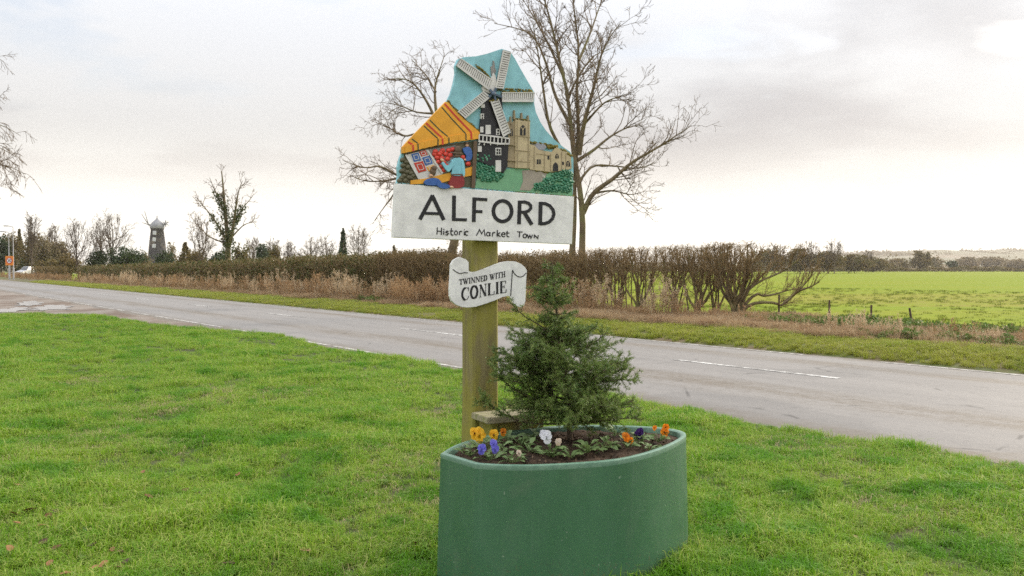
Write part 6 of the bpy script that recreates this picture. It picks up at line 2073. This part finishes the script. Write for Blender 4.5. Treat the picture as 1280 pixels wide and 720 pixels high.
bm = bmesh.new()
box(bm, (-hw, -.03, zb_), (hw, .02, zt))
bobj('plate', bm, M_or, root)
def disc(name, r_, y, mat, par):
    seg = 32
    V = [(r_ * math.cos(2 * math.pi * a / seg), y, zc_ + r_ * math.sin(2 * math.pi * a / seg)) for a in range(seg)]
    return mk(name, V, np.arange(seg).reshape(1, seg), mat, par)
disc('roundel', hw * .80, -.036, M_rd, root)
wd = disc('face', hw * .60, -.040, M_wh, root)
def flat_stroke(bm, pts, w, y):
    P = np.array(pts, float)
    for a, c in zip(P, P[1:]):
        d = (c - a) / np.linalg.norm(c - a); n_ = np.array([-d[1], d[0]]) * w / 2
        vs = [bm.verts.new((q[0], y, q[1])) for q in (a - d * w * .4 + n_, c + d * w * .4 + n_, c + d * w * .4 - n_, a - d * w * .4 - n_)]
        bm.faces.new(vs)
        y -= .0006
u = hw * .28
bm = bmesh.new()
flat_stroke(bm, [(-1.5 * u, zc_ + u), (-.35 * u, zc_ + u), (-.35 * u, zc_ - u), (-1.5 * u, zc_ - u)], u * .42, -.044)
flat_stroke(bm, [(-1.2 * u, zc_), (-.4 * u, zc_)], u * .4, -.048)
bobj('digit', bm, M_bk, wd)
bm = bmesh.new()
flat_stroke(bm, [(.4 * u, zc_ - u), (.4 * u, zc_ + u), (1.45 * u, zc_ + u), (1.45 * u, zc_ - u), (.4 * u, zc_ - u)], u * .42, -.044)
bobj('digit', bm, M_bk, wd)
# car seen from the front
Yk = 160.0
b = at(23, 340, Yk); b[2] = 0
b[2] = .0
car = empty('parked_car', b, 'small silver car facing the camera behind the speed limit sign', 'car', rz=rad(-12))
car.scale = (1, 1, 1.3)
m = NT('car_paint'); M_car = m.done((.55, .56, .58), .3, .5)
m = NT('car_glass'); M_cg = m.done((.02, .025, .03), .08, .6)
m = NT('car_tyre'); M_ct = m.done((.02, .02, .02), .8, .3)
m = NT('car_lamp'); M_cl = m.done((.8, .8, .78), .2, .6)
sec = [(-.0, .35, .62, .84), (.25, .30, .74, .87), (1.15, .28, .90, .88), (1.3, .28, .93, .88), (3.6, .28, .95, .88), (4.1, .32, .86, .84)]
V = []
for (y, z0, z1, w) in sec:
    V += [(-w, y, z0), (-w, y, (z0 + z1) / 2), (-w * .93, y, z1), (w * .93, y, z1), (w, y, (z0 + z1) / 2), (w, y, z0)]
i = np.arange(36).reshape(6, 6); j = np.roll(i, -1, 1)
mk('body', V, [np.stack([i[:-1], j[:-1], j[1:], i[1:]], -1).reshape(-1, 4), i[0].reshape(1, 6), i[-1][::-1].reshape(1, 6)], M_car, car)
V = []
for (y, z, w) in ((1.2, .90, .80), (1.95, 1.44, .64), (3.1, 1.46, .64), (3.8, .92, .78)):
    V += [(-w, y, z), (w, y, z)]
V += [(-.80, 1.2, .88), (.80, 1.2, .88), (-.78, 3.8, .88), (.78, 3.8, .88)]
mk('cabin', V, [np.array([[0, 1, 3, 2], [2, 3, 5, 4], [4, 5, 7, 6]]), np.array([[0, 2, 4, 6], [1, 7, 5, 3]])], M_car, car)
mk('windscreen', [(-.70, 1.24, .97), (.70, 1.24, .97), (.57, 1.87, 1.40), (-.57, 1.87, 1.40)], np.array([[0, 1, 2, 3]]), M_cg, car)
for s in (-1, 1):
    mk('side_window', [(s * .800, 1.5, .98), (s * .80, 3.4, .98), (s * .665, 3.0, 1.40), (s * .665, 2.0, 1.40)], np.array([[0, 1, 2, 3]]), M_cg, car)
    bm = bmesh.new(); box(bm, (s * .70 - .14, -.03, .56), (s * .70 + .14, .1, .70)); bobj('headlight', bm, M_cl, car)
    for y in (.75, 3.3):
        V, Q = tubes([(np.array([[(s * .70, y, .31), (s * .90, y, .31)]]), np.array([[.31, .31]]))], 16)
        w = mk('wheel', V, [Q, np.arange(16, 32).reshape(1, 16), np.arange(16).reshape(1, 16)], M_ct, car)
bm = bmesh.new(); box(bm, (-.42, -.02, .42), (.42, .05, .54)); bobj('grille', bm, M_ct, car)
bm = bmesh.new(); box(bm, (-.26, -.035, .34), (.26, -.022, .41)); bobj('number_plate', bm, M_cl, car)

# ------------------------------------------------------------------ haze over the fields
hz_m = bpy.data.materials.new('haze_air')
hz_m.use_nodes = True
hz_m.node_tree.nodes.clear()
pv = hz_m.node_tree.nodes.new('ShaderNodeVolumePrincipled')
pv.inputs['Color'].default_value = (1.0, .94, .87, 1)
pv.inputs['Density'].default_value = HAZE
pv.inputs['Anisotropy'].default_value = .4
ho = hz_m.node_tree.nodes.new('ShaderNodeOutputMaterial')
hz_m.node_tree.links.new(pv.outputs[0], ho.inputs['Volume'])
bm = bmesh.new()
box(bm, (-5300, -400, -3.2), (5300, 5300, 75))
haze = bobj('haze', bm, hz_m)
tag(haze, 'pale warm haze lying over the far fields and hills', 'haze', kind='stuff')
